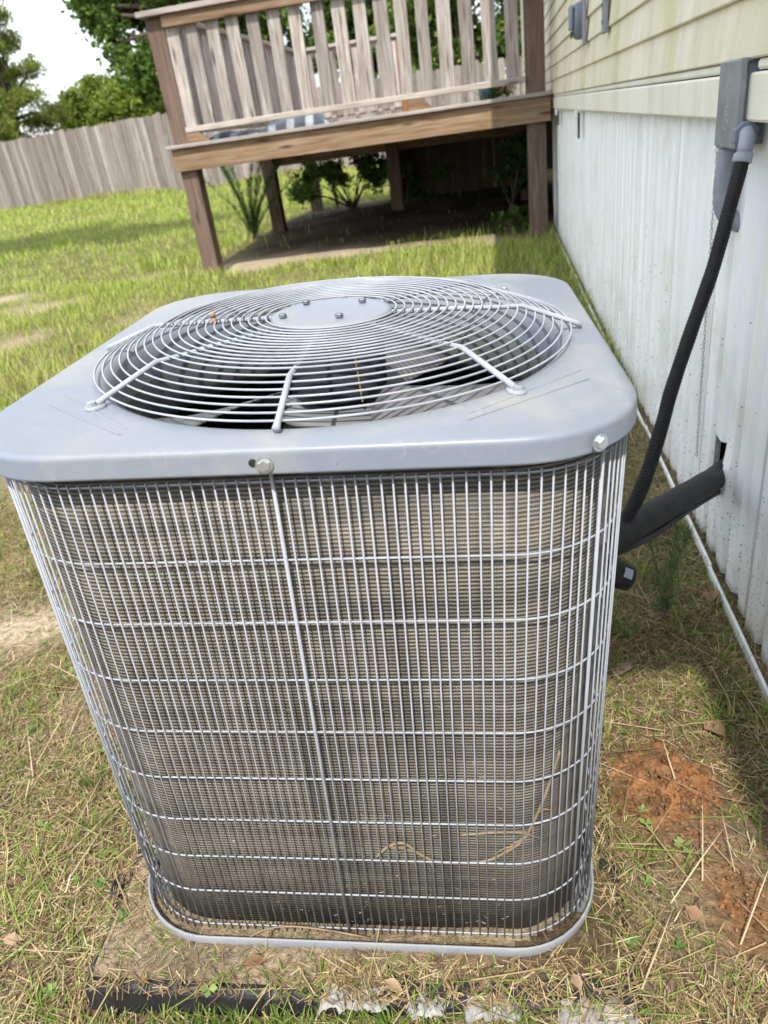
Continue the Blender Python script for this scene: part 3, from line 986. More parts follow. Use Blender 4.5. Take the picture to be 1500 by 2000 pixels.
# base pan
def panr(i, z): return [(p[0], p[1], z) for p in rr_at_angles(-0.476 + i, 0.466 - i, -0.487 + i, 0.50 - i, 0.17 - i, ANG)]
v, f = loft([panr(0.012, -0.001), panr(0.001, 0.0), panr(0, 0.003), panr(0, 0.025), panr(0.002, 0.0275), panr(0.005, 0.026), panr(0.006, 0.006), panr(0.2, 0.005)], True)
obj('base_pan', mesh('base_pan', v, f, M['pan'], True), ac)
gx2 = np.linspace(-0.45, 0.45, 60); gy2 = np.linspace(-0.47, -0.36, 12)
DX, DY = np.meshgrid(gx2, gy2)
inside = np.array([[1 if abs(a) < 0.30 or math.hypot(abs(a) - 0.29, b + 0.31) < 0.155 else 0 for a in gx2] for b in gy2])
DZ = 0.011 + 0.006 * wave(DX, DY, 77, 40, 3)
ids = np.arange(DX.size).reshape(DX.shape)
qs = [(ids[i, j], ids[i, j + 1], ids[i + 1, j + 1], ids[i + 1, j]) for i in range(11) for j in range(59) if inside[i, j] and inside[i, j + 1] and inside[i + 1, j] and inside[i + 1, j + 1]]
cc = np.array([0.36, 0.28, 0.18]) * (0.8 + 0.35 * rng.random((DX.size, 1)))
obj('debris_layer', np_mesh('debris_layer', np.stack([DX, DY, DZ], -1).reshape(-1, 3), np.array(qs).ravel(), np.full(len(qs), 4), M['soil'], cc, True), ac)

# ------------------------------------------------------------------ pad under it
pad = thing('equipment_pad', 'black plastic pad with crumbling pale crust along its front edge under air conditioner', 'pad', AC_LOC)
pad.rotation_euler = RAC.to_euler()
pad.scale = (0.65, 0.65, 0.65)
def padr(i, z, w=0.0): return [(p[0] , p[1] + w * math.sin(p[0] * 9), z) for p in rr_at_angles(-0.535 + i, 0.520 - i, -0.575 + i, 0.56 - i, max(0.02 - i, 0.004), ANG)]
v, f = loft([padr(-0.006, -0.12), padr(-0.004, -0.085), padr(0, -0.012), padr(0.004, -0.005), padr(0.012, -0.0025), padr(0.03, -0.002)], True, True)
obj('slab', mesh('slab', v, f, M['black_plastic'], False), pad)
def lump(name, parent, x0, x1, y0, y1, z0, z1, mat, seed, nx_=40, ny_=18):
    """uneven crust: a low irregular mound"""
    X_, Y_ = np.meshgrid(np.linspace(0, 1, nx_), np.linspace(0, 1, ny_))
    e = np.minimum(np.minimum(X_, 1 - X_) * (x1 - x0), np.minimum(Y_, 1 - Y_) * (y1 - y0))
    hh = np.clip(e / 0.010, 0, 1) ** 0.8
    g = np.random.default_rng(seed)
    H = hh * (z1 - z0) * (0.8 + 0.2 * wave(X_ * (x1 - x0), Y_ * (y1 - y0), seed, 90, 3))
    px = x0 + X_ * (x1 - x0) + 0.005 * wave(X_ * 9, Y_ * 9, seed + 1, 2.0, 4)
    py = y0 + Y_ * (y1 - y0) + 0.010 * wave(X_ * 9, Y_ * 9, seed + 2, 2.0, 4)
    ii = np.arange(nx_ * ny_).reshape(ny_, nx_)
    q = np.stack([ii[:-1, :-1], ii[:-1, 1:], ii[1:, 1:], ii[1:, :-1]], -1).reshape(-1, 4)
    me = np_mesh(name, np.stack([px, py, z0 + H], -1).reshape(-1, 3), q.ravel(), np.full(len(q), 4), mat, None, True)
    return obj(name, me, parent)
for i, (x0, x1, y0, y1) in enumerate(((-0.065, 0.06, -0.588, -0.535), (0.10, 0.165, -0.592, -0.552), (0.20, 0.30, -0.594, -0.550), (0.225, 0.252, -0.545, -0.515), (0.365, 0.505, -0.600, -0.548), (0.44, 0.475, -0.36, -0.335), (0.455, 0.485, -0.30, -0.14))):
    lump('pale_crust', pad, x0, x1, y0, y1, -0.007 if y1 < -0.53 else -0.004, 0.001, M['crust'], 60 + i)
lg = MB(); lg.add(*loft([[(-0.540 + 0.012 * math.cos(t) * k_, -0.37 + 0.026 * math.sin(t) * k_, zq - 0.010) for t in [2 * PI * q / 12 for q in range(12)]] for k_, zq in ((1.2, -0.05), (1.15, 0.012), (1.0, 0.02), (0.75, 0.019), (0.7, -0.03))], True))
obj('corner_socket', lg.mesh('corner_socket', M['black_plastic'], True), pad)
# sand and thatch lying on the pad (the strip in front of the unit and down its right side)
sx_ = np.linspace(-0.515, 0.50, 90); sy_ = np.linspace(-0.556, -0.30, 26)
DX, DY = np.meshgrid(sx_, sy_)
keep = wave(DX, DY, 91, 9, 3) * 0.5 + (DY + 0.552) * 14 + np.where(DX > 0.05, -0.25, 0.25)
H = -0.0022 + np.clip(keep, -0.3, 1.0) * 0.010
H = np.where(DY > -0.40, H * 0.6, H) + 0.0015 * wave(DX, DY, 92, 70, 2)
H = np.minimum(H, 0.008)
ids = np.arange(DX.size).reshape(DX.shape)
q = np.stack([ids[:-1, :-1], ids[:-1, 1:], ids[1:, 1:], ids[1:, :-1]], -1).reshape(-1, 4)
nn = (0.5 + 0.5 * wave(DX, DY, 93, 14, 4))[..., None]
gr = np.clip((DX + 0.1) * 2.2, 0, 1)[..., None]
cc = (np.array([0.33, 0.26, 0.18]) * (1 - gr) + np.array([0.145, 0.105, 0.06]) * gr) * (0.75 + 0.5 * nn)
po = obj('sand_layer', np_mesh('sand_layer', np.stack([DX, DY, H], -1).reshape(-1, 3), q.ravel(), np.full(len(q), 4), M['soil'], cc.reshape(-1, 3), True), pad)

# dry vines caught inside the cage
def vine(label, pts, r, nb=4):
    t = thing('dry_vine', label, 'vine', AC_LOC, group=None)
    t.rotation_euler = RAC.to_euler(); t.scale = (0.65, 0.65, 0.65)
    P = [Vector(p) for p in pts]
    sm = []
    for i in range(len(P) - 1):
        for q in range(5):
            u = q / 5
            p0, p1, p2, p3 = P[max(i - 1, 0)], P[i], P[i + 1], P[min(i + 2, len(P) - 1)]
            sm.append(0.5 * ((2 * p1) + (-p0 + p2) * u + (2 * p0 - 5 * p1 + 4 * p2 - p3) * u * u + (-p0 + 3 * p1 - 3 * p2 + p3) * u ** 3))
    sm.append(P[-1])
    mb = MB(); mb.tube(sm, r, 6)
    obj('stem', mb.mesh('stem', M['straw_stem'], True), t)
    for i in range(nb):
        b = sm[random.randrange(3, len(sm) - 3)]
        e = b + Vector((random.uniform(-0.06, 0.06), random.uniform(-0.004, 0.004), random.uniform(-0.06, 0.04)))
        mb = MB(); mb.tube([b, (b + e) / 2 + Vector((0, 0, 0.006)), e], [r * 0.7, r * 0.6, r * 0.3], 5)
        obj('twig', mb.mesh('twig', M['straw_stem']), t)
vine('brown dry vine curling behind the cage wires low on the front right', [(0.049, -0.4480, 0.231), (0.075, -0.4475, 0.262), (0.103, -0.4480, 0.270), (0.128, -0.4475, 0.242), (0.164, -0.4480, 0.221), (0.239, -0.4480, 0.225), (0.28, -0.4475, 0.251), (0.31, -0.4445, 0.28), (0.328, -0.4405, 0.32), (0.350, -0.430, 0.385), (0.372, -0.417, 0.47)], 0.0028, 7)
vine('thin straw-coloured stem arching along the bottom of the cage front', [(-0.25, -0.50, -0.01), (-0.21, -0.475, 0.022), (-0.146, -0.47, 0.045), (-0.065, -0.468, 0.035), (0.02, -0.47, 0.018)], 0.0018, 2)
vine('short dry stem caught near the cage corner by the front right', [(0.204, -0.4480, 0.296), (0.258, -0.4480, 0.304), (0.318, -0.4445, 0.303)], 0.0022, 1)

# ------------------------------------------------------------------ disconnect box and its wiring
bx = thing('disconnect_box', 'grey electrical disconnect box set into the siding with scratched cover', 'electrical box', (0.42, 1.48, 0.826))
mb = MB(); mb.cbox(-0.020, 0.035, -0.052, 0.055, 0.004, 0.128, 0.002)
obj('body', mb.mesh('body', M['box_blue']), bx)
mb = MB(); mb.cbox(-0.0345, -0.0205, -0.060, 0.060, 0.0, 0.132, 0.003)
cov = obj('cover', mb.mesh('cover', M['box_grey']), bx)
mb = MB(); mb.cbox(-0.033, 0.03, -0.0585, -0.0525, 0.126, 0.1315, 0.001)
obj('hood', mb.mesh('hood', M['box_blue']), bx)
mb = MB()
for i in range(26):        # scratched remains of the printed notice
    y = random.uniform(-0.016, 0.016); z = 0.03 + 0.075 * (i / 26) + random.uniform(-0.003, 0.003)
    l_ = random.uniform(0.004, 0.012)
    a_ = random.uniform(-1.2, 1.2)
    dy, dz = l_ * math.cos(a_) / 2, l_ * math.sin(a_) / 2
    w_ = 0.0008
    mb.add([(-0.03468, y - dy, z - dz - w_), (-0.03468, y + dy, z + dz - w_), (-0.03468, y + dy, z + dz + w_), (-0.03468, y - dy, z - dz + w_)], [(0, 1, 2, 3)])
obj('worn_print', mb.mesh('worn_print', M['label_white']), cov)
mb = MB(); mb.tube([(-0.028, 0.047, 0.0), (-0.028, 0.047, -0.006), (-0.028, 0.04, -0.008), (-0.028, 0.034, -0.003)], 0.0015, 6)
obj('hasp', mb.mesh('hasp', M['zinc']), bx)

el = thing('conduit_elbow', 'light grey plastic elbow fitting leaving the disconnect box', 'fitting', (0.404, 1.41, 0.848))
mb = MB()
mb.add(*loft([[(0.021 * math.cos(PI / 4 * k + 0.4) * s_, yy, 0.021 * math.sin(PI / 4 * k + 0.4) * s_) for k in range(8)] for s_, yy in ((1, 0.018), (1, 0.006), (0.92, 0.003))], True, True))
obj('lock_nut', mb.mesh('lock_nut', M['box_blue']), el)
mb = MB()
mb.tube([(0, 0.006, 0), (-0.002, -0.008, 0.001), (-0.005, -0.020, -0.005), (-0.009, -0.028, -0.016), (-0.012, -0.031, -0.028)], [0.012, 0.0125, 0.0125, 0.012, 0.012], 18)
obj('elbow', mb.mesh('elbow', M['pvc'], True), el)
mb = MB()
mb.tube([(-0.0115, -0.0305, -0.025), (-0.0118, -0.031, -0.027), (-0.0145, -0.034, -0.038), (-0.0147, -0.0342, -0.039)], [0.0135, 0.0152, 0.0152, 0.0142], 18)
obj('collar', mb.mesh('collar', M['pvc'], True), el)

def smooth_path(pts, per=8):
    P = [Vector(p) for p in pts]
    out = []
    for i in range(len(P) - 1):
        p0, p1, p2, p3 = P[max(i - 1, 0)], P[i], P[i + 1], P[min(i + 2, len(P) - 1)]
        for q in range(per):
            u = q / per
            out.append(0.5 * ((2 * p1) + (-p0 + p2) * u + (2 * p0 - 5 * p1 + 4 * p2 - p3) * u * u + (-p0 + 3 * p1 - 3 * p2 + p3) * u ** 3))
    out.append(P[-1])
    return out
def resample(path, d):
    L = [0.0]
    for a, b in zip(path[:-1], path[1:]):
        L.append(L[-1] + (b - a).length)
    n = int(L[-1] / d)
    A = np.array([tuple(p) for p in path])
    s = np.linspace(0, L[-1], n + 1)
    return [Vector((np.interp(t, L, A[:, 0]), np.interp(t, L, A[:, 1]), np.interp(t, L, A[:, 2]))) for t in s]
flex = smooth_path([(0.3898, 1.3765, 0.814), (0.386, 1.369, 0.800), (0.371, 1.35, 0.75), (0.342, 1.31, 0.660), (0.304, 1.26, 0.578), (0.264, 1.2, 0.494), (0.244, 1.16, 0.45), (0.211, 1.1, 0.387), (0.178, 1.05, 0.347), (0.13, 1.0, 0.32), (0.08, 0.975, 0.315)])
fp = resample(flex, 0.0016)
fr = [0.0112 + (0.00035 if (i % 4) in (0, 1) else -0.00015) + 0.00025 * math.sin(i * 0.11) for i in range(len(fp))]
v, f = tube(fp, fr, 14)
fx = obj('flexible_conduit', mesh('flexible_conduit', v, f, M['black_flex'], True))
tag(fx, 'black ribbed flexible conduit running from grey box down to air conditioner', 'conduit')

pipe = thing('insulated_pipe', 'thick black foam-insulated pipe from air conditioner through hole in white skirting', 'pipe', (0.445, 1.46, 0.205))
pp = smooth_path([(0.075, 0.141, -0.037), (0.03, 0.070, -0.020), (-0.011, 0.005, -0.005), (-0.047, -0.052, 0.008), (-0.15, -0.212, 0.052), (-0.232, -0.345, 0.092), (-0.285, -0.43, 0.118), (-0.36, -0.53, 0.15)], 6)
rp = [0.0245 + 0.0007 * math.sin(i * 1.7) for i in range(len(pp))]
v, f = tube(pp, rp, 20)
obj('foam_sleeve', mesh('foam_sleeve', v, f, M['black_rubber'], True), pipe)
v, f = tube(smooth_path([(0.080, 0.128, -0.062), (0.0, 0.0, -0.034), (-0.105, -0.16, 0.010), (-0.196, -0.31, 0.05), (-0.26, -0.42, 0.09), (-0.33, -0.48, 0.10)], 6), 0.0065, 10)
obj('liquid_line', mesh('liquid_line', v, f, M['black_plastic'], True), pipe)
drain = thing('pipe_stub', 'short black capped pipe stub with white sticker at right side of air conditioner', 'pipe', (0.166, 0.950, 0.290))
d_ = Vector((0.80, 0.10, -0.50)).normalized()
s_ = Vector((0, 0, 1)).cross(d_).normalized(); u_ = d_.cross(s_)
v, f = tube([-d_ * 0.12, -d_ * 0.02, -d_ * 0.004, Vector((0, 0, 0))], [0.021, 0.0215, 0.0205, 0.016], 20)
obj('sleeve', mesh('sleeve', v, f, M['black_rubber'], True), drain)
tc_ = (Vector((0, 0, 0.9425)) - Vector((0.176, 0.955, 0.287))).normalized()
q0 = math.atan2(tc_.dot(u_), tc_.dot(s_)) - 0.35
st_v, st_f = [], []
for k_ in range(5):
    q_ = q0 + math.radians(10) * (k_ - 2)
    for e_ in (-0.024, -0.010):
        st_v.append(d_ * e_ + (s_ * math.cos(q_) + u_ * math.sin(q_)) * 0.0222)
st_f = [(2 * k_, 2 * k_ + 2, 2 * k_ + 3, 2 * k_ + 1) for k_ in range(4)]
obj('sticker', mesh('sticker', st_v, st_f, M['white_sticker']), drain)

v, f = tube(smooth_path([(0.405, 1.522, 0.822), (0.404, 1.524, 0.78), (0.404, 1.526, 0.745), (0.412, 1.527, 0.712), (0.435, 1.522, 0.693), (0.47, 1.51, 0.685)], 6), 0.0165, 18)
pc = obj('grey_conduit', mesh('grey_conduit', v, f, M['pvc'], True))
tag(pc, 'smooth grey conduit curving from under the disconnect box into skirting', 'conduit')
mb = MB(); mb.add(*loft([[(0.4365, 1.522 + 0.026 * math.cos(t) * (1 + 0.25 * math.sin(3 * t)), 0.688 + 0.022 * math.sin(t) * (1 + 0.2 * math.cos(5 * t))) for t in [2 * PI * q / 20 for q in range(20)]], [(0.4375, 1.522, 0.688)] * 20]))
hole = obj('conduit_hole_disc', mb.mesh('conduit_hole_disc', M['inner']), house)  # near-black disc on the skirting, drawn as the dark opening round the conduit
# thin chain hanging on the skirting
mb = MB()
z = 0.818; y = 1.682; i = 0
while z > 0.16:
    c_ = Vector((0.428, y + 0.002 * math.sin(i * 0.9), z))
    pts = []
    for q in range(10):
        t = 2 * PI * q / 10
        a_, b_ = 0.0022 * math.cos(t), 0.0062 * math.sin(t)
        pts.append(c_ + (Vector((0, a_, b_)) if i % 2 == 0 else Vector((a_, 0, b_))))
    mb.tube(pts, 0.0009, 5, True)
    z -= 0.0095; y -= 0.0005; i += 1
ch = obj('hanging_chain', mb.mesh('hanging_chain', M['chain'], True))
tag(ch, 'thin pale chain hanging down the white skirting below grey box', 'chain')

# fittings high on the siding
mt_ = thing('cable_box', 'small grey round-backed utility box on a strap on the siding', 'utility box', (SID_X - 0.012, 3.95, 1.22))
mb = MB()
mb.add(*loft([[(xx, 0.055 * math.cos(t) * k_, 0.07 * math.sin(t) * k_) for t in [2 * PI * q / 24 for q in range(24)]] for k_, xx in ((1, 0.0), (1, -0.03), (0.9, -0.04), (0.6, -0.045))], True, True))
obj('round_back', mb.mesh('round_back', M['box_blue'], False), mt_)
mb = MB(); mb.cbox(-0.062, -0.0455, -0.045, 0.035, -0.03, 0.06, 0.004)
obj('cover', mb.mesh('cover', M['pvc']), mt_)
mb = MB(); mb.cbox(-0.056, -0.046, -0.02, 0.01, -0.062, -0.036, 0.002)
obj('plug', mb.mesh('plug', M['motor']), mt_)
mb = MB(); mb.cbox(-0.014, -0.002, -0.165, -0.105, -0.10, 0.16, 0.002)
obj('strap', mb.mesh('strap', M['pvc']), mt_)
br = thing('metal_bracket', 'slim grey slotted metal bracket screwed upright to the siding', 'bracket', (SID_X - 0.011, 3.15, 1.115))
mb = MB(); mb.cbox(-0.014, 0, -0.035, 0.035, 0, 0.26, 0.002)
obj('plate', mb.mesh('plate', M['pvc']), br)
mb = MB(); mb.cbox(-0.0155, -0.0142, -0.014, 0.014, 0.02, 0.24, 0.0004)
obj('slot', mb.mesh('slot', M['box_grey']), br)
for q in (0.035, 0.085, 0.135):
    hex_screw('screw', br, (-0.0156, 0, q), (-1, 0, 0), 0.006, 0.004, 0, 'bolt')
for yy, hh, lb in ((5.66, 0.085, 'black strip drawn as a dark gap under the trim right beside the deck corner'), (4.27, 0.115, 'black strip with white clip drawn as a dark gap under the trim nearer the camera')):
    tb = thing('dark_gap_strip', lb, 'gap strip', (SID_X - 0.004, yy, 0.855), group='dark gap strips below the trim')
    mb = MB(); mb.add([(0, -0.030, 0), (0, 0.030, 0), (0, 0.018, -hh), (0, -0.018, -hh), (0.008, -0.030, 0), (0.008, 0.030, 0), (0.008, 0.018, -hh), (0.008, -0.018, -hh)],
                      [(0, 1, 2, 3), (7, 6, 5, 4), (0, 4, 5, 1), (3, 2, 6, 7), (0, 3, 7, 4), (1, 5, 6, 2)])
    obj('strip', mb.mesh('strip', M['motor']), tb)  # black strip standing in for the dark gap between skirting panels
    mb = MB(); mb.cbox(-0.016, -0.001, -0.028, 0.028, -0.026, 0.012, 0.004)
    obj('clip', mb.mesh('clip', M['white_vinyl']), tb)

# ------------------------------------------------------------------ deck
DYF, DYB = 6.0, 10.42
DXL, DXR = -2.49, 0.385
DZ_ = 0.955
deck = thing('wooden_deck', 'raised weathered wooden deck with slatted railing built against the house', 'deck', (0, 0, 0))
def part(name, mb, mat, loc=(0, 0, 0), parent=deck):
    return obj(name, mb.mesh(name, M[mat]), parent, loc)
def ctr_box(x0, x1, y0, y1, z0, z1, c=0.004):
    """a chamfered box about its own centre, and that centre"""
    cx, cy, cz = (x0 + x1) / 2, (y0 + y1) / 2, (z0 + z1) / 2
    m_ = MB(); m_.cbox(x0 - cx, x1 - cx, y0 - cy, y1 - cy, z0 - cz, z1 - cz, c)
    return m_, (cx, cy, cz)
def dbox(name, mat, *a, parent=deck, c=0.004):
    m_, l_ = ctr_box(*a, c=c)
    return part(name, m_, mat, l_, parent)
# floor boards run along the front
bm_, _ = ctr_box(DXL - 0.03, DXR, 0, 0.136, 0, 0.026)
board_me = bm_.mesh('floor_board', M['deck_rail'])
y = DYF - 0.035
while y < DYB:
    obj('floor_board', board_me, deck, ((DXL - 0.03 + DXR) / 2 + random.uniform(-0.004, 0.004), y + 0.068, DZ_ + 0.013))
    y += 0.1385
dbox('front_beam', 'deck_beam', DXL, DXR, DYF, DYF + 0.04, 0.795, DZ_ - 0.001)
dbox('side_beam', 'deck_beam_y', DXL, DXL + 0.04, DYF + 0.041, DYB, 0.795, DZ_ - 0.001)
dbox('back_beam', 'deck_beam', DXL + 0.041, DXR, DYB - 0.04, DYB, 0.795, DZ_ - 0.001)
dbox('ledger_board', 'deck_beam_y', DXR - 0.045, DXR - 0.005, DYF + 0.041, DYB - 0.041, 0.795, DZ_ - 0.001)
for i in range(1, 7):
    xx = DXL + i * (DXR - DXL) / 7
    dbox('joist', 'deck_beam_y', xx - 0.02, xx + 0.02, DYF + 0.041, DYB - 0.041, 0.80, DZ_ - 0.001)
dbox('middle_beam', 'deck_beam', DXL + 0.041, DXR - 0.046, 8.36, 8.44, 0.66, 0.799)
PWD = 0.135
def post(x, y, z0, z1, mat='deck_post'):
    return dbox('post', mat, x - PWD / 2, x + PWD / 2, y - PWD / 2, y + PWD / 2, z0, z1, c=0.006)
post(-2.405, DYF + 0.04 + PWD / 2 + 0.002, -0.1, 1.80)
post(0.285, DYF + 0.04 + PWD / 2 + 0.002, -0.1, 2.25)
for x, y in ((-2.42, 8.35), (-2.42, DYB - 0.11), (-1.32, DYB - 0.11), (-1.08, 8.40), (0.285, 8.40), (0.285, DYB - 0.11)):
    post(x, y, -0.1, 0.79 if y > 8.41 or x > -2 else 0.79)
# the posts carry small boards at the front where the leg meets the beam
dbox('top_rail_post', 'red_post', -1.15, -1.06, DYB - 0.10, DYB - 0.01, DZ_ + 0.027, 1.80)
# rough boards closing the back of the space under the deck near the house
x = -1.36
while x < 0.36:
    dbox('skirt_board', 'deck_post', x, x + 0.145, DYB + 0.002, DYB + 0.022, -0.05, 0.80 + random.uniform(-0.02, 0.02))
    x += 0.1455
# front railing
RT = 1.845
dbox('cap_rail', 'deck_rail', DXL - 0.02, 0.216, DYF - 0.02, DYF + 0.125, RT - 0.036, RT)
dbox('upper_rail', 'deck_beam', -2.336, 0.216, DYF + 0.004, DYF + 0.042, RT - 0.115, RT - 0.037)
dbox('lower_rail', 'deck_rail', -2.336, 0.216, DYF + 0.002, DYF + 0.042, 1.052, 1.092)
for bx_ in (-2.336, -0.62):     # small slanted feet under the lower rail
    m_ = MB(); w0, w1 = 0.0, 0.038
    m_.add([(0, w0, 0), (0.17, w0, 0), (0.10, w0, 0.068), (0, w0, 0.068), (0, w1, 0), (0.17, w1, 0), (0.10, w1, 0.068), (0, w1, 0.068)],
           [(0, 1, 2, 3), (7, 6, 5, 4), (0, 4, 5, 1), (1, 5, 6, 2), (2, 6, 7, 3), (3, 7, 4, 0)])
    part('rail_foot', m_, 'deck_beam', (bx_ + 0.002, DYF + 0.003, DZ_ + 0.0275))
sl_m, _ = ctr_box(0, 0.092, 0, 0.028, 0, 0.70, c=0.003)
slat_me = sl_m.mesh('slat', M['deck_slat'])
xs = [-2.29, -2.146, -1.985, -1.83, -1.68, -1.525, -1.371, -1.205, -1.052, -0.905, -0.755, -0.62, -0.475, -0.327, -0.176, -0.023, 0.132]
for x in xs:
    o = obj('slat', slat_me, deck, (x, DYF + 0.058, 1.42 + random.uniform(-0.006, 0.006)), (0, random.uniform(-0.012, 0.012), random.uniform(-0.03, 0.03)))
    o.scale = (random.uniform(0.94, 1.06), 1, 1)
dbox('nailing_strip', 'deck_slat', -2.336, -2.300, DYF + 0.050, DYF + 0.088, DZ_ + 0.06, RT - 0.045)
# left side railing
yb = DYB - 0.12
dbox('cap_rail', 'deck_rail_y', DXL - 0.02, DXL + 0.125, DYF + 0.19, DYB, RT - 0.036, RT)
dbox('upper_rail', 'deck_rail_y', DXL + 0.03, DXL + 0.07, DYF + 0.19, DYB, RT - 0.115, RT - 0.037)
dbox('lower_rail', 'deck_rail_y', DXL + 0.03, DXL + 0.07, DYF + 0.19, DYB, 1.052, 1.092)
ss, _ = ctr_box(0, 0.028, 0, 0.092, 0, 0.70, c=0.003)
side_me = ss.mesh('slat', M['deck_slat'])
y = DYF + 0.28
while y < DYB - 0.05:
    obj('slat', side_me, deck, (DXL + 0.086, y, 1.42 + random.uniform(-0.006, 0.006)), (random.uniform(-0.01, 0.01), 0, random.uniform(-0.02, 0.02)))
    y += 0.150
# back railing as far as the reddish post, an opening to the steps beyond it
dbox('cap_rail', 'deck_rail', DXL + 0.126, -1.04, DYB - 0.125, DYB + 0.02, RT - 0.036, RT)
dbox('upper_rail', 'deck_rail', DXL + 0.126, -1.152, DYB - 0.07, DYB - 0.03, RT - 0.115, RT - 0.037)
dbox('lower_rail', 'deck_rail', DXL + 0.126, -1.152, DYB - 0.07, DYB - 0.03, 1.052, 1.092)
x = DXL + 0.24
while x < -1.2:
    obj('slat', slat_me, deck, (x, DYB - 0.085, 1.42), (0, random.uniform(-0.01, 0.01), 0))
    x += 0.150

# things lying on the deck
def sheet(name, label, cat, loc, sx, sy, hgt, mat, seed, rotz=0.0):
    X_, Y_ = np.meshgrid(np.linspace(-0.5, 0.5, 24), np.linspace(-0.5, 0.5, 14))
    edge = np.clip(np.minimum(0.5 - abs(X_), 0.5 - abs(Y_)) * 6, 0, 1)
    Zt = edge * hgt * (0.75 + 0.45 * wave(X_ * sx, Y_ * sy, seed, 9, 3))
    px = X_ * sx * (1 + 0.08 * wave(X_, Y_, seed + 1, 6, 2)); py = Y_ * sy * (1 + 0.08 * wave(X_, Y_, seed + 2, 6, 2))
    ii = np.arange(X_.size).reshape(X_.shape)
    q = np.stack([ii[:-1, :-1], ii[:-1, 1:], ii[1:, 1:], ii[1:, :-1]], -1).reshape(-1, 4)
    top = np.stack([px, py, Zt + 0.004], -1).reshape(-1, 3)
    bot = np.stack([px, py, np.zeros_like(px)], -1).reshape(-1, 3)
    n0 = len(top)
    rim = np.concatenate([ii[0, :], ii[1:, -1], ii[-1, -2::-1], ii[-2:0:-1, 0]])
    side = np.stack([rim, np.roll(rim, -1), np.roll(rim, -1) + n0, rim + n0], -1)[:, ::-1]
    allq = np.concatenate([q, q[:, ::-1] + n0, side])
    o = obj(name, np_mesh(name, np.concatenate([top, bot]), allq.ravel(), np.full(len(allq), 4), M[mat], None, True), None, loc, (0, 0, rotz))
    return tag(o, label, cat)
sheet('folded_tarp', 'pale blue-grey folded tarp lying on the deck behind the railing', 'tarp', (-1.62, 6.55, DZ_ + 0.027), 0.62, 0.35, 0.085, 'tarp', 301, 0.1)
sheet('dark_mat', 'dark crumpled mat on the deck beside the pale tarp', 'mat', (-2.10, 6.48, DZ_ + 0.027), 0.42, 0.3, 0.05, 'dark_cloth', 305, -0.1)
fpot = thing('flower_pot', 'small pale blue pot of yellow flowers near the deck edge by the house', 'flower pot', (0.0, 6.75, DZ_ + 0.027))
mb = MB(); mb.add(*loft([[(r * math.cos(t) - 0.07, r * math.sin(t), zq) for t in [2 * PI * q / 20 for q in range(20)]] for r, zq in ((0.05, 0), (0.068, 0.11), (0.075, 0.115), (0.075, 0.13), (0.066, 0.13), (0.06, 0.1))], True, True))
obj('pot', mb.mesh('pot', M['pot_blue'], True), fpot)
n = 220
P = np.stack([rng.normal(0.02, 0.06, n), rng.normal(0, 0.05, n), rng.uniform(0.0, 0.07, n)], 1)
V, lo, sz, cc = blades(P, rng.uniform(0.05, 0.11, n), rng.uniform(0.008, 0.014, n), rng.uniform(0, 2 * PI, n), rng.uniform(0.3, 1.3, n), rng.uniform(0, 0.6, n), palette(n, [(0.05, 0.10, 0.03), (0.09, 0.15, 0.04)], [1, 1]))
obj('foliage', np_mesh('foliage', V, lo, sz, M['leaf'], cc), fpot)
for i in range(11):
    c_ = Vector((random.uniform(0.0, 0.15), random.uniform(-0.12, -0.04), random.uniform(0.02, 0.085)))
    mb = MB()
    for k_ in range(7):
        t = 2 * PI * k_ / 7
        d1 = Vector((math.cos(t), math.sin(t), 0.3)); s1 = Vector((-math.sin(t), math.cos(t), 0))
        mb.add([c_, c_ + d1 * 0.018 + s1 * 0.011, c_ + d1 * 0.034, c_ + d1 * 0.018 - s1 * 0.011], [(0, 1, 2, 3)])
    obj('flower', mb.mesh('flower', M['petal']), fpot)

# ------------------------------------------------------------------ fence
fence = thing('picket_fence', 'long weathered grey board fence along the back of the yard', 'fence', (0, 0, 0))
fpts = [(-24.0, 25.6), (-16.0, 22.7), (-8.2, 19.9), (-2.0, 19.0), (6.0, 18.2)]
pv = [(-0.068, 0), (0.068, 0), (0.068, 1.77), (0.045, 1.80), (-0.045, 1.80), (-0.068, 1.77)]
pm = MB()
n = 6
pm.add([(x, 0, z) for x, z in pv] + [(x, 0.018, z) for x, z in pv], [tuple(range(n)), tuple(range(2 * n - 1, n - 1, -1))] + [(i, n + i, n + (i + 1) % n, (i + 1) % n) for i in range(n)])
picket_me = pm.mesh('picket', M['fence'])
npk = 0
for (xa, ya), (xb, yb_) in zip(fpts[:-1], fpts[1:]):
    L = math.hypot(xb - xa, yb_ - ya)
    ang = math.atan2(yb_ - ya, xb - xa)
    cnt = int(L / 0.141)
    for i in range(cnt):
        t = (i + 0.5) / cnt
        x, y = xa + (xb - xa) * t, ya + (yb_ - ya) * t
        o = obj('picket', picket_me, fence, (x, y + random.uniform(-0.006, 0.006), 0.03 + random.uniform(-0.025, 0.025)), (0, random.uniform(-0.006, 0.006), ang))
        o.scale = (random.uniform(0.96, 1.02), 1, random.uniform(0.985, 1.01))
        npk += 1
    for z in (0.35, 1.0, 1.55):
        m_ = MB(); m_.cbox(-L / 2, L / 2, 0.03, 0.068, -0.045, 0.045, 0.003)
        obj('fence_rail', m_.mesh('fence_rail', M['deck_rail']), fence, ((xa + xb) / 2, (ya + yb_) / 2, z), (0, 0, ang))

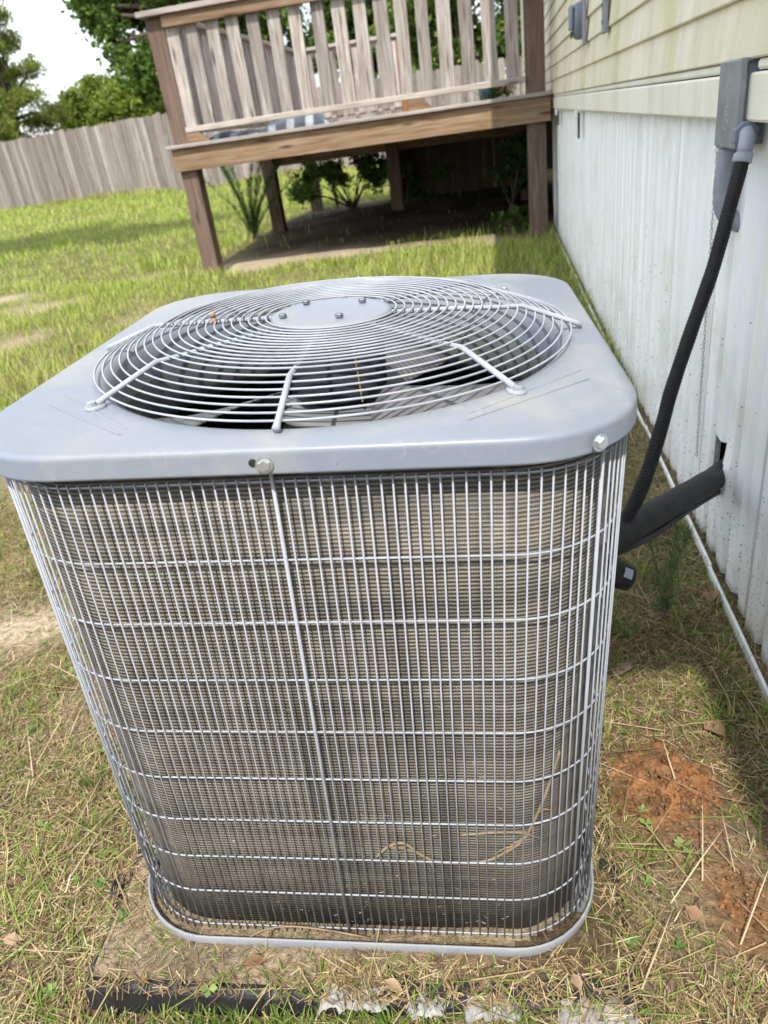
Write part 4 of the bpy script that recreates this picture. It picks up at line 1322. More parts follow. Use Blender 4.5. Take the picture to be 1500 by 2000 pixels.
# ------------------------------------------------------------------ trees and shrubs
def leaves(clusters, n, size, cols, wts, flat=0.0, thin=0.5, shell=0.55):
    cl = np.array(clusters, dtype=float)
    w = cl[:, 3] ** 2
    k = rng.choice(len(cl), n, p=w / w.sum())
    d = rng.normal(size=(n, 3))
    d /= np.linalg.norm(d, axis=1)[:, None]
    rad = cl[k, 3] * (shell + (1 - shell) * rng.random(n)) * (0.8 + 0.3 * rng.random(n))
    # leaves gather in tufts
    C = cl[k, :3] + d * rad[:, None] * np.array([1, 1, 0.8])
    nt_ = max(40, n // 26)
    tuft = C[rng.integers(0, n, nt_)]
    own = rng.integers(0, nt_, n)
    near = rng.random(n) < 0.75
    tr = float(np.mean(cl[:, 3])) * 0.22
    C = np.where(near[:, None], tuft[own] + rng.normal(0, tr, (n, 3)) * np.array([1, 1, 0.6]), C)
    a = rng.normal(size=(n, 3)); a[:, 2] *= (1 - flat); a /= np.linalg.norm(a, axis=1)[:, None]
    b = rng.normal(size=(n, 3)); b -= a * (a * b).sum(1)[:, None]; b /= np.linalg.norm(b, axis=1)[:, None]
    s = (size * rng.uniform(0.6, 1.3, n))[:, None]
    V = np.stack([C - a * s, C + b * s * thin, C + a * s, C - b * s * thin], 1).reshape(-1, 3)
    loops = np.arange(4 * n)
    tc = rng.uniform(0.75, 1.25, nt_)[own][:, None]
    col = palette(n, cols, wts, 0.2) * np.where(near[:, None], tc, 1.0)
    return V, loops, np.full(n, 4), np.repeat(col, 4, axis=0)

def tree(name, label, base, trunk_h, trunk_r, clusters, n, size, cols, wts, group='trees beyond the fence', thin=0.5, flat=0.0, cat='tree', shell=0.45):
    t = thing(name, label, cat, (base[0], base[1], 0), group=group)
    cl = [(c[0] - base[0], c[1] - base[1], c[2], c[3]) for c in clusters]
    mb = MB()
    mb.tube(smooth_path([(0, 0, -0.1), (0.05 * trunk_h * random.uniform(-1, 1), 0, trunk_h * 0.4), (0.04 * trunk_h * random.uniform(-1, 1), 0, trunk_h * 0.75), (0, 0, trunk_h)], 3),
            list(np.linspace(trunk_r, trunk_r * 0.45, 10)), 8)
    for c in cl:
        z0 = trunk_h * random.uniform(0.35, 0.95)
        s = Vector((0, 0, min(z0, c[2])))
        e = Vector(c[:3])
        m_ = (s + e) / 2 + Vector((0, 0, 0.1 * (e - s).length))
        mb.tube([s, m_, e], [trunk_r * 0.45, trunk_r * 0.28, trunk_r * 0.1], 6)
    obj('trunk', mb.mesh('trunk', M['bark'], True), t)
    V, lo, sz, cc = leaves(cl, n, size, cols, wts, flat, thin, shell)
    obj('crown', np_mesh('crown', V, lo, sz, M['leaf'], cc), t)
    return t

OAK = [(0.06, 0.12, 0.022), (0.11, 0.18, 0.035), (0.18, 0.26, 0.055)]
LIME = [(0.15, 0.21, 0.03), (0.22, 0.27, 0.05), (0.10, 0.15, 0.025)]
PINE = [(0.11, 0.165, 0.025), (0.19, 0.25, 0.04), (0.26, 0.29, 0.07), (0.22, 0.17, 0.09)]
def crown(cx, cy, cz, rx, ry, rz, n, r, seed):
    g = np.random.default_rng(seed)
    out = []
    while len(out) < n:
        p = g.uniform(-1, 1, 3)
        if np.linalg.norm(p) <= 1:
            out.append((cx + p[0] * rx, cy + p[1] * ry, cz + p[2] * rz, r * g.uniform(0.7, 1.2)))
    return out
pine_cl = []
for i in range(16):
    h = 1.6 + 3.3 * i / 15
    rr_ = 1.75 * (1 - 0.72 * i / 15)
    a = i * 2.4
    pine_cl.append((-16.1 + rr_ * math.cos(a), 25.6 + rr_ * math.sin(a) * 0.8, h, 0.55 - 0.18 * i / 15))
    pine_cl.append((-16.1 + 0.4 * rr_ * math.cos(a + 2), 25.6 + 0.4 * rr_ * math.sin(a + 2), h + 0.1, 0.5 - 0.2 * i / 15))
pine_cl = [(c[0] + 0.35, c[1], 1.2 + (c[2] - 1.2) * 1.27, c[3] * 1.15) for c in pine_cl]
tree('pine_tree', 'tapering yellow-green conifer at the far left beyond the fence', (-15.75, 25.6), 5.6, 0.16, pine_cl, 30000, 0.085, PINE, [3, 4, 3, 1], thin=0.22, shell=0.2)
oak_cl = crown(-8.6, 25.0, 5.2, 3.1, 2.2, 2.4, 34, 0.85, 5) + crown(-9.2, 24.6, 3.0, 1.5, 1.2, 0.9, 10, 0.7, 6) + crown(-6.2, 25.2, 3.6, 1.6, 1.4, 1.4, 12, 0.75, 8) + \
    [(-11.3, 24.4, 4.4, 0.65), (-11.0, 24.2, 3.9, 0.55), (-11.6, 24.5, 5.0, 0.7), (-10.6, 24.3, 3.4, 0.5)]
tree('oak_tree', 'big dark green broadleaf tree behind the deck railing and fence', (-8.4, 25.2), 4.5, 0.28, oak_cl, 42000, 0.105, OAK, [4, 3, 2])
tree('lime_bush', 'low yellow-green bushy tree in the gap between conifer and dark tree', (-13.6, 28.5), 1.6, 0.09, crown(-13.4, 28.5, 2.3, 1.9, 1.0, 1.15, 22, 0.6, 11), 15000, 0.095, LIME, [3, 3, 2])
tree('lime_bush', 'pale yellow-green tree further behind the gap beyond the fence', (-16.0, 33.0), 2.0, 0.1, crown(-15.6, 33.0, 2.3, 2.6, 1.2, 1.1, 18, 0.65, 12), 9000, 0.11, [(0.17, 0.20, 0.08), (0.20, 0.21, 0.10), (0.13, 0.16, 0.06)], [2, 2, 2])
tree('lime_bush', 'yellow-green sapling against the dark tree just left of the deck post', (-10.9, 24.0), 1.8, 0.07, crown(-10.9, 23.9, 2.1, 0.9, 0.6, 0.75, 12, 0.45, 13), 7000, 0.085, LIME, [3, 3, 1])
tree('broadleaf_tree', 'mid-green tree seen between the middle railing slats', (-3.9, 27.0), 3.2, 0.17, crown(-3.9, 27.0, 3.9, 1.7, 1.4, 1.7, 22, 0.75, 14), 16000, 0.10, [(0.06, 0.11, 0.025), (0.10, 0.16, 0.035), (0.04, 0.08, 0.02)], [3, 3, 2])
tree('light_green_tree', 'bright leafy tree seen between the right railing slats', (-0.9, 23.0), 3.0, 0.15, crown(-0.9, 23.0, 3.0, 2.0, 1.2, 1.7, 24, 0.7, 15), 20000, 0.10, [(0.10, 0.17, 0.03), (0.16, 0.23, 0.05), (0.05, 0.09, 0.02)], [3, 3, 2])
tree('broadleaf_tree', 'dark tree behind the house end beyond the fence', (3.6, 24.0), 3.4, 0.18, crown(3.6, 24.0, 4.0, 2.4, 1.6, 2.2, 22, 0.8, 16), 12000, 0.11, OAK, [3, 3, 2])
tree('pine_tree', 'conifer outside the left edge beyond the fence', (-21.5, 27.0), 5.0, 0.17, [(c[0] - 5.4, c[1] + 1.4, c[2] * 1.1, c[3]) for c in pine_cl], 8000, 0.11, PINE, [3, 4, 3, 1], thin=0.25, shell=0.2)
# a yard tree outside the left of the frame that throws the dark band across the lawn
tree('shade_tree', 'broadleaf yard tree left of the frame shading the lawn', (-11.2, 5.6), 4.0, 0.2, crown(-7.2, 6.9, 5.2, 3.2, 0.9, 0.8, 30, 0.7, 18), 14000, 0.14, OAK, [3, 3, 2], group=None)

def shrub(name, label, base, clusters, n, size, cols, wts, thin=0.45, group='shrubs under the deck'):
    t = thing(name, label, 'shrub', (base[0], base[1], float(gh(np.array(base[0]), np.array(base[1])))), group=group)
    cl = [(c[0] - base[0], c[1] - base[1], c[2], c[3]) for c in clusters]
    mb = MB()
    for c in cl:
        e = Vector(c[:3])
        mb.tube([(0.04 * random.uniform(-1, 1), 0.04 * random.uniform(-1, 1), -0.02), e * 0.5 + Vector((0, 0, 0.05)), e], [0.010, 0.007, 0.003], 5)
    obj('stem', mb.mesh('stem', M['bark']), t)
    V, lo, sz, cc = leaves(cl, n, size, cols, wts, 0.0, thin, 0.2)
    V[:, 2] = np.maximum(V[:, 2], 0.0)
    obj('foliage', np_mesh('foliage', V, lo, sz, M['leaf'], cc), t)
shrub('dark_shrub', 'dark leafy shrub growing under the middle of the deck', (-1.75, 9.3), crown(-1.75, 9.2, 0.34, 0.75, 0.4, 0.26, 14, 0.17, 21), 4500, 0.028, OAK, [3, 2, 1])
shrub('dark_shrub', 'smaller dark shrub under the deck beside the back post', (-1.0, 9.0), crown(-1.0, 8.9, 0.28, 0.4, 0.3, 0.22, 9, 0.15, 22), 2500, 0.028, OAK, [3, 2, 1])
shrub('leafy_shrub', 'broad-leaved green shrub under the deck next to the right post', (0.10, 7.5), crown(0.12, 7.5, 0.48, 0.16, 0.3, 0.3, 9, 0.13, 23), 900, 0.036, [(0.04, 0.10, 0.03), (0.07, 0.15, 0.04)], [1, 1])
shrub('leafy_shrub', 'low broad-leaved weed at the foot of the right deck post', (0.10, 6.55), crown(0.10, 6.55, 0.10, 0.20, 0.14, 0.08, 6, 0.08, 24), 500, 0.03, [(0.06, 0.12, 0.03), (0.12, 0.18, 0.05)], [1, 1])

def feathery(name, label, base, stems, height, cols, seed, spread=0.12, per=110, ll=0.045, group=None, lw=0.004):
    """a weed of upright stems set with thin needle leaves"""
    g = np.random.default_rng(seed)
    t = thing(name, label, 'weed', (base[0], base[1], base[2] if len(base) > 2 else 0.0), group=group)
    for s in range(stems):
        a = g.uniform(0, 2 * PI); ln = g.uniform(0.3, 1.0) * spread
        h = height * g.uniform(0.65, 1.05)
        pts = smooth_path([(0, 0, -0.01), (ln * 0.3 * math.cos(a), ln * 0.3 * math.sin(a), h * 0.45), (ln * math.cos(a), ln * math.sin(a), h)], 5)
        mb = MB(); mb.tube(pts, list(np.linspace(0.0028, 0.001, len(pts))), 5)
        st = obj('stem', mb.mesh('stem', M['straw_stem']), t)
        A = np.array([tuple(p) for p in pts])
        u = g.uniform(0.15, 1.0, per) * (len(pts) - 1.001)
        i0 = u.astype(int)
        P = A[i0] + (A[i0 + 1] - A[i0]) * (u - i0)[:, None]
        V, lo, sz, cc = blades(P, ll * g.uniform(0.5, 1.2, per), np.full(per, lw), g.uniform(0, 2 * PI, per), g.uniform(0.5, 1.3, per), g.uniform(-0.2, 0.5, per), np.array(cols)[g.integers(0, len(cols), per)])
        obj('leaflets', np_mesh('leaflets', V, lo, sz, M['grass'], cc), t)
feathery('feathery_weed', 'tall feathery green weed in the lawn left of the second deck post', (-2.62, 8.0), 14, 0.78, [(0.10, 0.17, 0.035), (0.15, 0.23, 0.06), (0.07, 0.13, 0.035)], 31, 0.55, 420, 0.085, lw=0.0045)
feathery('feathery_weed', 'small feathery green weed between air conditioner and white skirting', (0.283, 1.23, 0.0), 4, 0.23, [(0.06, 0.14, 0.035), (0.09, 0.18, 0.05)], 32, 0.07, 90, 0.035, lw=0.0022)
feathery('feathery_weed', 'thin weed rising under the deck by the third post', (-2.05, 9.9), 5, 0.75, [(0.06, 0.10, 0.03), (0.08, 0.13, 0.04)], 33, 0.25, 160, 0.07, lw=0.008)

# ------------------------------------------------------------------ grass and clippings
def in_deck(x, y): return (x > -2.6) & (x < 0.45) & (y > 6.7) & (y < 10.5)
Ri = np.array(RAC).T
def in_pad(x, y):
    dx, dy = (x - AC_LOC.x) / 0.65, (y - AC_LOC.y) / 0.65
    lx, ly = dx * 0.9989 + dy * 0.0467, -dx * 0.0467 + dy * 0.9989
    return (lx > -0.54) & (lx < 0.525) & (ly > -0.58) & (ly < 0.565)
def in_unit(x, y, m=0.0):
    dx, dy = (x - AC_LOC.x) / 0.65, (y - AC_LOC.y) / 0.65
    lx, ly = dx * 0.9989 + dy * 0.0467, -dx * 0.0467 + dy * 0.9989
    ex, ey = np.maximum(abs(lx) - (0.466 - 0.17), 0), np.maximum(abs(ly) - (0.487 - 0.17), 0)
    return np.hypot(ex, ey) < 0.17 + m
def pad_z(x, y):
    return AC_LOC.z - 0.0466 * (x - AC_LOC.x) + 0.001
def surf(x, y):
    return np.where(in_pad(x, y), np.maximum(pad_z(x, y), gh(x, y)), gh(x, y))
STRAW = [(0.40, 0.31, 0.18), (0.32, 0.25, 0.13), (0.24, 0.17, 0.09), (0.46, 0.38, 0.25), (0.17, 0.12, 0.065)]
GREEN = [(0.11, 0.19, 0.03), (0.17, 0.26, 0.05), (0.07, 0.125, 0.02), (0.25, 0.30, 0.08)]

def scatter(n, x0, x1, y0, y1, keepfn):
    x = rng.uniform(x0, x1, n); y = rng.uniform(y0, y1, n)
    k = keepfn(x, y)
    return x[k], y[k]

# dry clippings lying on the near ground
def keep_straw(x, y):
    d = 0.85 - 0.7 * soil_patches(x, y) + 0.2 * wave(x, y, 51, 8, 2)
    cl = np.exp(-(((x - 0.21) / 0.09) ** 2 + ((y - 0.80) / 0.09) ** 2) ** 2) + np.exp(-(((x - 0.26) / 0.05) ** 2 + ((y - 0.62) / 0.07) ** 2) ** 2)
    d = d - 0.9 * cl
    d = np.where(in_pad(x, y), 0.75 + 0.25 * wave(x, y, 52, 14, 2) - 0.25 * ((x < -0.27) & (y < 0.52)), d)
    return (rng.random(len(x)) < d) & ~in_unit(x, y, 0.004) & (x < 0.43)
x, y = scatter(125000, -1.9, 0.43, 0.3, 3.0, keep_straw)
n = len(x)
P = np.stack([x, y, surf(x, y) + rng.uniform(0.0, 0.007, n)], 1)
col = palette(n, STRAW + GREEN[:2], [3, 4, 4, 1.5, 4, 2.4, 1.6], 0.25)
wet = ((x > 0.05) & (y > 0.95))[:, None]
V, lo, sz, cc = blades(P, rng.uniform(0.008, 0.046, n), rng.uniform(0.0007, 0.0019, n), rng.uniform(0, 2 * PI, n), rng.uniform(1.1, 1.58, n), rng.uniform(-0.15, 0.25, n), col)
tag(obj('dry_clippings', np_mesh('dry_clippings', V, lo, sz, M['straw'], cc)), 'dry straw-coloured grass clippings strewn over the near ground', 'clippings', kind='stuff')
def keep_litter(x, y):
    return keep_straw(x, y) & (rng.random(len(x)) < 0.95)
x, y = scatter(190000, -1.5, 0.43, 0.3, 2.0, keep_litter)
n = len(x)
az = rng.uniform(0, 2 * PI, n); L_ = rng.uniform(0.005, 0.026, n) * 0.5; W_ = rng.uniform(0.0003, 0.0008, n)
hd = np.stack([np.cos(az), np.sin(az), rng.normal(0, 0.25, n)], 1); sd = np.stack([-np.sin(az), np.cos(az), rng.normal(0, 0.3, n)], 1)
C_ = np.stack([x, y, surf(x, y) + rng.uniform(0.0, 0.006, n)], 1)
V = np.stack([C_ - hd * L_[:, None] - sd * W_[:, None], C_ + hd * L_[:, None] - sd * W_[:, None], C_ + hd * L_[:, None] + sd * W_[:, None], C_ - hd * L_[:, None] + sd * W_[:, None]], 1).reshape(-1, 3)
cc = np.repeat(palette(n, STRAW + [(0.10, 0.07, 0.04), (0.17, 0.24, 0.05)], [2, 4, 5, 1.5, 6, 4, 2], 0.3), 4, axis=0)
tag(obj('leaf_litter', np_mesh('leaf_litter', V, np.arange(4 * n), np.full(n, 4), M['straw'], cc)), 'fine matted litter of chopped dead grass on the near ground', 'litter', kind='stuff')
# low green growth among the clippings
def keep_green(x, y):
    d = 0.42 + 0.55 * wave(x, y, 55, 5.5, 3) - 0.6 * soil_patches(x, y)
    cl = np.exp(-(((x - 0.21) / 0.10) ** 2 + ((y - 0.80) / 0.10) ** 2) ** 2)
    d = np.where(in_pad(x, y), 0.30 * (wave(x, y, 56, 12, 2) > -0.2), d) - cl
    d = d + 0.12 * ((y < 0.50) & (x > -0.6)) + 0.3 * np.clip((y - 1.6) / 1.4, 0, 1)
    return (rng.random(len(x)) < d) & ~in_unit(x, y, 0.012) & (x < 0.425)
x, y = scatter(70000, -2.2, 0.43, 0.3, 3.2, keep_green)
n = len(x)
P = np.stack([x, y, surf(x, y)], 1)
far_ = np.clip((y - 1.2) / 2.0, 0, 1)
V, lo, sz, cc = blades(P, rng.uniform(0.012, 0.045, n) * (1 + 0.9 * far_), rng.uniform(0.0010, 0.0024, n), rng.uniform(0, 2 * PI, n), rng.uniform(0.2, 1.25, n), rng.uniform(0.0, 0.8, n), palette(n, GREEN + STRAW[:1], [3, 3, 2, 2, 1.5], 0.22))
# the lawn further off
def lawn_d(x, y):
    d = 0.80 + 0.30 * wave(x, y, 58, 1.6, 3) - 1.0 * soil_patches(x, y)
    d = np.where(in_deck(x, y), 0.02, d)
    return d
def keep_lawn(x, y):
    return (rng.random(len(x)) < lawn_d(x, y)) & ~((x > 0.42) & (y < 12.6)) & (x > -y * 0.95 - 1.5)
parts_ = [(V, lo, sz, cc)]
LAWN = [(0.24, 0.335, 0.045), (0.35, 0.435, 0.08), (0.155, 0.225, 0.03), (0.47, 0.48, 0.18), (0.47, 0.41, 0.23)]
for cnt, x0, x1, y0, y1, l0, l1, w0, w1, wts in ((100000, -4.8, 0.43, 2.4, 6.2, 0.03, 0.13, 0.0024, 0.0046, [3, 4, 2, 2.5, 1.0]),
                                                 (80000, -11.0, 2.0, 5.8, 12.5, 0.06, 0.15, 0.005, 0.009, [3, 4, 2, 2, 0.6]),
                                                 (70000, -21.0, 4.0, 12.0, 23.5, 0.07, 0.20, 0.009, 0.016, [3, 5, 2, 2, 0.3])):
    x, y = scatter(cnt, x0, x1, y0, y1, keep_lawn)
    n = len(x)
    zf = gh(x, y) * (1 - np.clip((np.hypot(x, y) - 14) / 10, 0, 1))
    P = np.stack([x, y, zf - 0.003], 1)
    sc = 0.75 + 0.35 * wave(x, y, 59, 2.3, 2)
    parts_.append(blades(P, rng.uniform(l0, l1, n) * np.clip(sc, 0.35, 1.4), rng.uniform(w0, w1, n), rng.uniform(0, 2 * PI, n), rng.uniform(0.05, 0.75, n), rng.uniform(0.1, 0.8, n), palette(n, LAWN, wts, 0.22)))
# taller tufts along the foot of the fence
for (xa, ya), (xb, yb_) in zip(fpts[:-1], fpts[1:]):
    n = int(420 * math.hypot(xb - xa, yb_ - ya))
    t = rng.random(n)
    P = np.stack([xa + (xb - xa) * t + rng.normal(0, 0.06, n), ya + (yb_ - ya) * t - np.abs(rng.normal(0.05, 0.14, n)), np.zeros(n)], 1)
    hgt = np.clip(0.5 + 0.6 * wave(P[:, 0], P[:, 1], 66, 1.4, 2), 0.15, 1.2)
    parts_.append(blades(P, rng.uniform(0.10, 0.38, n) * hgt, rng.uniform(0.009, 0.015, n), rng.uniform(0, 2 * PI, n), rng.uniform(0.05, 0.6, n), rng.uniform(0.1, 0.7, n), palette(n, LAWN + [(0.34, 0.30, 0.16)], [2, 3, 1, 3, 2, 2], 0.2)))
# thin blades standing at the pad's front edge
n = 480
x = np.clip(rng.normal(-0.28, 0.13, n), -0.60, 0.25); y = 0.833 - 0.65 * 0.59 - np.abs(rng.normal(0.0, 0.012, n)) + 0.0467 * (x + 0.233)
P = np.stack([x, y, gh(x, y) - 0.002], 1)
parts_.append(blades(P, rng.uniform(0.018, 0.055, n), rng.uniform(0.001, 0.002, n), rng.uniform(0, 2 * PI, n), rng.uniform(0.1, 0.9, n), rng.uniform(0.0, 0.9, n), palette(n, GREEN, [3, 3, 1, 2], 0.2)))
off = 0
VV, LL, SS, CC = [], [], [], []
for V, lo, sz, cc in parts_:
    VV.append(V); LL.append(lo + off); SS.append(sz); CC.append(cc); off += len(V)
tag(obj('lawn_grass', np_mesh('lawn_grass', np.concatenate(VV), np.concatenate(LL), np.concatenate(SS), M['grass'], np.concatenate(CC))), 'green and yellowing lawn grass across the yard up to the fence', 'grass', kind='stuff')
# rooted tufts and small broad-leaved seedlings among the litter
tx, ty = scatter(700, -1.5, 0.40, 0.33, 2.4, lambda a, b: ~in_unit(a, b, 0.06) & (rng.random(len(a)) < 0.45 + 0.6 * wave(a, b, 55, 5.5, 3)))
cid = np.repeat(np.arange(len(tx)), 26)
n = len(cid)
sp_ = rng.uniform(0.006, 0.018, len(tx))[cid]
az = rng.uniform(0, 2 * PI, n)
rad_ = sp_ * np.sqrt(rng.random(n))
x, y = tx[cid] + rad_ * np.cos(az), ty[cid] + rad_ * np.sin(az)
P = np.stack([x, y, surf(x, y) - 0.001], 1)
hs = rng.uniform(0.5, 1.3, len(tx))[cid]
tint = palette(len(tx), GREEN + [(0.36, 0.34, 0.13)], [3, 4, 2, 3, 1.5], 0.15)[cid] * rng.uniform(0.8, 1.2, (n, 1))
V, lo, sz, cc = blades(P, rng.uniform(0.018, 0.055, n) * hs, rng.uniform(0.001, 0.0024, n), az + rng.normal(0, 0.5, n), rng.uniform(0.15, 1.2, n), rng.uniform(0.1, 0.9, n), tint)
tag(obj('grass_tufts', np_mesh('grass_tufts', V, lo, sz, M['grass'], cc)), 'small rooted green grass tufts scattered in the near ground', 'grass', kind='stuff')
bx2, by2 = scatter(420, -1.4, 0.40, 0.33, 2.0, lambda a, b: ~in_unit(a, b, 0.05) & (rng.random(len(a)) < 0.5))
cid = np.repeat(np.arange(len(bx2)), 5)
n = len(cid)
az = (np.tile(np.arange(5), len(bx2)) * 2 * PI / 5 + rng.normal(0, 0.3, n))
x, y = bx2[cid], by2[cid]
ln = rng.uniform(0.006, 0.014, len(bx2))[cid] * rng.uniform(0.7, 1.2, n)
hd = np.stack([np.cos(az), np.sin(az), rng.uniform(0.1, 0.9, n)], 1); sd = np.stack([-np.sin(az), np.cos(az), rng.normal(0, 0.2, n)], 1)
C_ = np.stack([x, y, surf(x, y) + 0.006], 1)
V = np.stack([C_, C_ + hd * (ln * 0.55)[:, None] - sd * (ln * 0.30)[:, None], C_ + hd * ln[:, None], C_ + hd * (ln * 0.55)[:, None] + sd * (ln * 0.30)[:, None]], 1).reshape(-1, 3)
cc = np.repeat(palette(len(bx2), [(0.10, 0.20, 0.05), (0.18, 0.29, 0.08), (0.26, 0.34, 0.12)], [2, 3, 1], 0.2)[cid], 4, axis=0)
tag(obj('small_weeds', np_mesh('small_weeds', V, np.arange(4 * n), np.full(n, 4), M['grass'], cc)), 'tiny broad-leaved weeds dotted through the near ground', 'weeds', kind='stuff')
# long dead stems
n = 420
x, y = scatter(n * 3, -1.2, 0.40, 0.35, 2.2, lambda a, b: ~in_unit(a, b, 0.05) & (a < 0.41))
n = len(x)
P = np.stack([x, y, surf(x, y) + rng.uniform(0.002, 0.012, n)], 1)
V, lo, sz, cc = blades(P, rng.uniform(0.06, 0.17, n), rng.uniform(0.0012, 0.0022, n), rng.uniform(0, 2 * PI, n), rng.uniform(1.38, 1.57, n), rng.uniform(-0.08, 0.12, n), palette(n, STRAW + GREEN[1:2], [4, 3, 2, 3, 1, 2], 0.2))
tag(obj('dead_stems', np_mesh('dead_stems', V, lo, sz, M['straw'], cc)), 'longer dead grass stems lying loose around the air conditioner', 'stems', kind='stuff')

# orange clay thrown up beside the unit
def clods(n, cx, cy, sx, sy, smax, seed):
    g = np.random.default_rng(seed)
    t = (1 + 5 ** 0.5) / 2
    iv = np.array([(-1, t, 0), (1, t, 0), (-1, -t, 0), (1, -t, 0), (0, -1, t), (0, 1, t), (0, -1, -t), (0, 1, -t), (t, 0, -1), (t, 0, 1), (-t, 0, -1), (-t, 0, 1)]) / 1.9
    if_ = np.array([(0, 11, 5), (0, 5, 1), (0, 1, 7), (0, 7, 10), (0, 10, 11), (1, 5, 9), (5, 11, 4), (11, 10, 2), (10, 7, 6), (7, 1, 8), (3, 9, 4), (3, 4, 2), (3, 2, 6), (3, 6, 8), (3, 8, 9), (4, 9, 5), (2, 4, 11), (6, 2, 10), (8, 6, 7), (9, 8, 1)])
    V, Lp, Cc = [], [], []
    for i in range(n):
        s = smax * (0.16 + 0.84 * g.random() ** 3.5)
        x, y = cx + g.normal(0, sx), cy + g.normal(0, sy)
        hmound = 0.030 * (0.6 + 0.4 * math.sin(x * 150) * math.cos(y * 120)) * math.exp(-((x - cx) / sx / 1.3) ** 2 - ((y - cy) / sy / 1.3) ** 2)
        v = iv * s * g.uniform(0.55, 1.4, (12, 3)) * np.array([1, 1, 0.75])
        v = v + np.array([x, y, float(gh(np.array(x), np.array(y))) + max(0.0, 0.6 * hmound * g.uniform(0.2, 1.0)) + s * 0.15])
        V.append(v); Lp.append(if_.ravel() + 12 * i)
        c = np.array([(0.26, 0.125, 0.055), (0.32, 0.16, 0.072), (0.19, 0.09, 0.042), (0.29, 0.18, 0.10)][g.integers(0, 4)]) * g.uniform(0.8, 1.15)
        Cc.append(np.tile(c, (12, 1)))
    return np.concatenate(V), np.concatenate(Lp), np.full(20 * n, 3), np.concatenate(Cc)
def billow(x, y, seed, sc):
    return 1 - np.abs(wave(x, y, seed, sc, 2)) * 1.6
def mound(cx, cy, rx, ry, top, seed, nx_=110, ny_=110):
    """crumbly heap: a height field whose rim sinks into the ground"""
    X_, Y_ = np.meshgrid(np.linspace(cx - 1.35 * rx, cx + 1.35 * rx, nx_), np.linspace(cy - 1.35 * ry, cy + 1.35 * ry, ny_))
    X_ = X_ + 0.002 * wave(X_, Y_, seed + 7, 400, 1); Y_ = Y_ + 0.002 * wave(X_, Y_, seed + 8, 400, 1)
    rr2 = np.sqrt(((X_ - cx) / rx) ** 2 + ((Y_ - cy) / ry) ** 2) + 0.30 * wave(X_, Y_, seed, 38, 3)
    body = np.clip(1 - rr2, -0.6, 1)
    Zm = top * body + 0.009 * np.clip(body + 0.35, 0, 1) * (billow(X_, Y_, seed + 1, 95) + 0.6 * billow(X_, Y_, seed + 2, 230) + 0.35 * billow(X_, Y_, seed + 3, 520) - 1.0)
    Zm = gh(X_, Y_) + Zm - 0.003
    t = (0.5 + 0.5 * wave(X_, Y_, seed + 4, 120, 4))[..., None]
    w = (0.5 + 0.5 * wave(X_, Y_, seed + 5, 40, 3))[..., None]
    c = np.array([0.19, 0.078, 0.032]) * (1 - t) + np.array([0.37, 0.172, 0.068]) * t
    c = c * (1 - 0.45 * w) + np.array([0.24, 0.16, 0.095]) * 0.45 * w
    ii = np.arange(nx_ * ny_).reshape(ny_, nx_)
    q = np.stack([ii[:-1, :-1], ii[:-1, 1:], ii[1:, 1:], ii[1:, :-1]], -1).reshape(-1, 4)
    keep_ = (body.reshape(-1)[q].max(1) > -0.55)
    q = q[keep_]
    return np.stack([X_, Y_, Zm], -1).reshape(-1, 3), q.ravel(), np.full(len(q), 4), c.reshape(-1, 3)
CL = [mound(0.205, 0.812, 0.085, 0.075, 0.018, 401), mound(0.175, 0.745, 0.04, 0.03, 0.008, 421, 60, 60), mound(0.258, 0.625, 0.030, 0.055, 0.004, 441, 70, 90),
      clods(1100, 0.205, 0.805, 0.052, 0.048, 0.0045, 71), clods(260, 0.255, 0.64, 0.030, 0.055, 0.0035, 72), clods(26, 0.205, 0.81, 0.035, 0.03, 0.012, 73)]
c_off = 0
for k_, (a_, b_, c_, d2_) in enumerate(CL):
    CL[k_] = (a_, b_ + c_off, c_, d2_)
    c_off += len(a_)
cl_o = obj('clay_soil', np_mesh('clay_soil', np.concatenate([c[0] for c in CL]), np.concatenate([c[1] for c in CL]), np.concatenate([c[2] for c in CL]), M['clay'], np.concatenate([c[3] for c in CL]), False))
tag(cl_o, 'loose orange clay soil dug up beside the air conditioner', 'soil', kind='stuff')

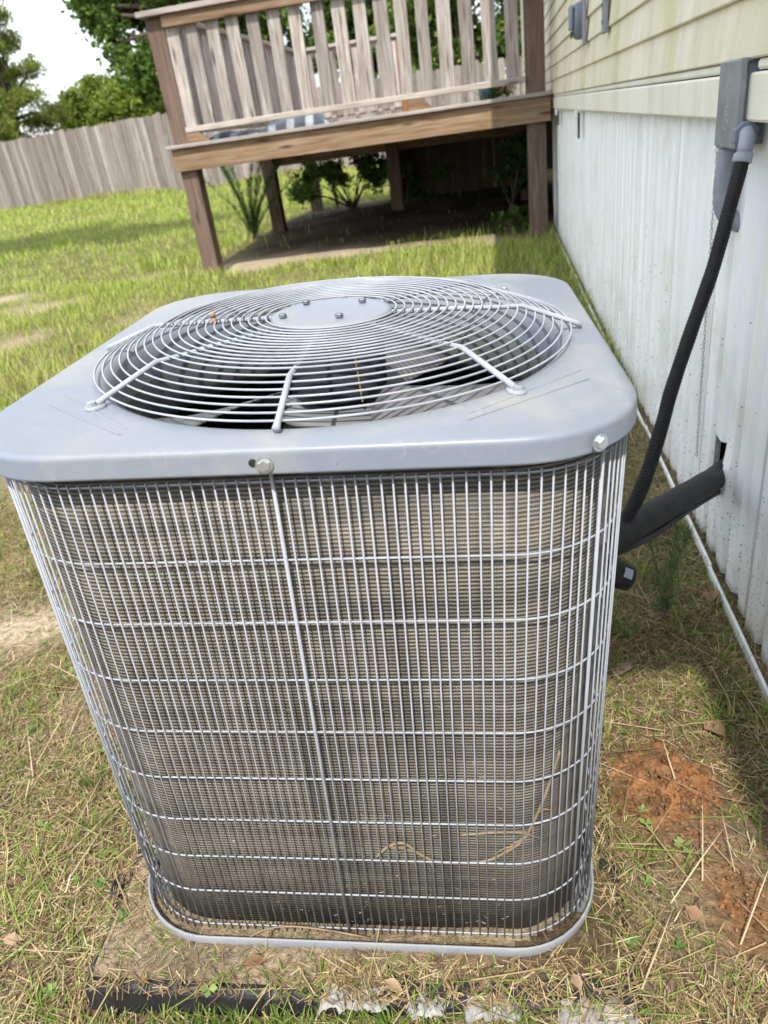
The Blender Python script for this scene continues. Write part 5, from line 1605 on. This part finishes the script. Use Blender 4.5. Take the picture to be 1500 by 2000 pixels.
# fallen leaves
def dead_leaf(label, x, y, L, mat, rz, cat='leaf'):
    v, f = [], []
    for i in range(7):
        t = i / 6
        w = 0.30 * L * math.sin(PI * (0.02 + 0.96 * t)) ** 0.9
        for s in (-1, 0, 1):
            v.append(((t - 0.5) * L, s * w * (1 + 0.15 * math.sin(i * 2.3 + s)), 0.10 * L * abs(s) + 0.12 * L * math.sin(t * PI)))
    for i in range(6):
        for k_ in range(2):
            q = i * 3 + k_
            f.append((q, q + 1, q + 4, q + 3))
    z = float(surf(np.array([x]), np.array([y]))[0]) + 0.006
    t = obj('dead_leaf', mesh('dead_leaf', v, f, M[mat], True), None, (x, y, z), (random.uniform(-0.3, 0.3), random.uniform(-0.3, 0.3), rz))
    tag(t, label, 'leaf', 'fallen leaves')
dead_leaf('tan fallen leaf close against the right side of the wire cage', 0.182, 1.06, 0.042, 'tan_leaf', 0.6)
dead_leaf('grey-brown fallen leaf lying between orange clay and skirting', 0.305, 0.93, 0.05, 'brown_leaf', 2.0)
dead_leaf('brown leaf stuck against the white skirting below the black pipe', 0.392, 1.30, 0.05, 'brown_leaf', 1.2)
dead_leaf('small tan leaf in front of the pan at lower right', 0.045, 0.50, 0.022, 'tan_leaf', 1.9)
dead_leaf('curled brown leaf on the pad below the front left of the cage', -0.345, 0.487, 0.03, 'brown_leaf', 0.4)
dead_leaf('tan leaf on the pad front near the middle', -0.17, 0.476, 0.024, 'tan_leaf', 2.8)
dead_leaf('brown fallen leaf alone in the lawn left of the unit', -2.45, 3.9, 0.09, 'brown_leaf', 0.9)
dead_leaf('brown leaf by the left side of the base pan', -0.585, 0.60, 0.03, 'brown_leaf', 1.4)
dead_leaf('pale leaf in the clippings at the left edge', -0.72, 0.52, 0.026, 'tan_leaf', 0.2)
dead_leaf('brown leaf below the orange clay at the right', 0.20, 0.60, 0.028, 'brown_leaf', 2.4)
# copper-tipped bead resting on the guard
bt = thing('wire_nut', 'small pale and copper tip standing on the left of the fan guard', 'wire nut', AC_LOC)
bt.rotation_euler = RAC.to_euler(); bt.scale = (0.65, 0.65, 0.65)
mb = MB(); mb.tube([(-0.208, -0.025, 1.108), (-0.209, -0.025, 1.119), (-0.2093, -0.025, 1.121)], [0.0046, 0.0046, 0.004], 12)
obj('copper_part', mb.mesh('copper_part', M['copper'], True), bt)
mb = MB(); mb.tube([(-0.2093, -0.025, 1.1212), (-0.210, -0.025, 1.128), (-0.2103, -0.025, 1.131)], [0.0052, 0.0052, 0.003], 12)
obj('pale_tip', mb.mesh('pale_tip', M['tan_leaf'], True), bt)
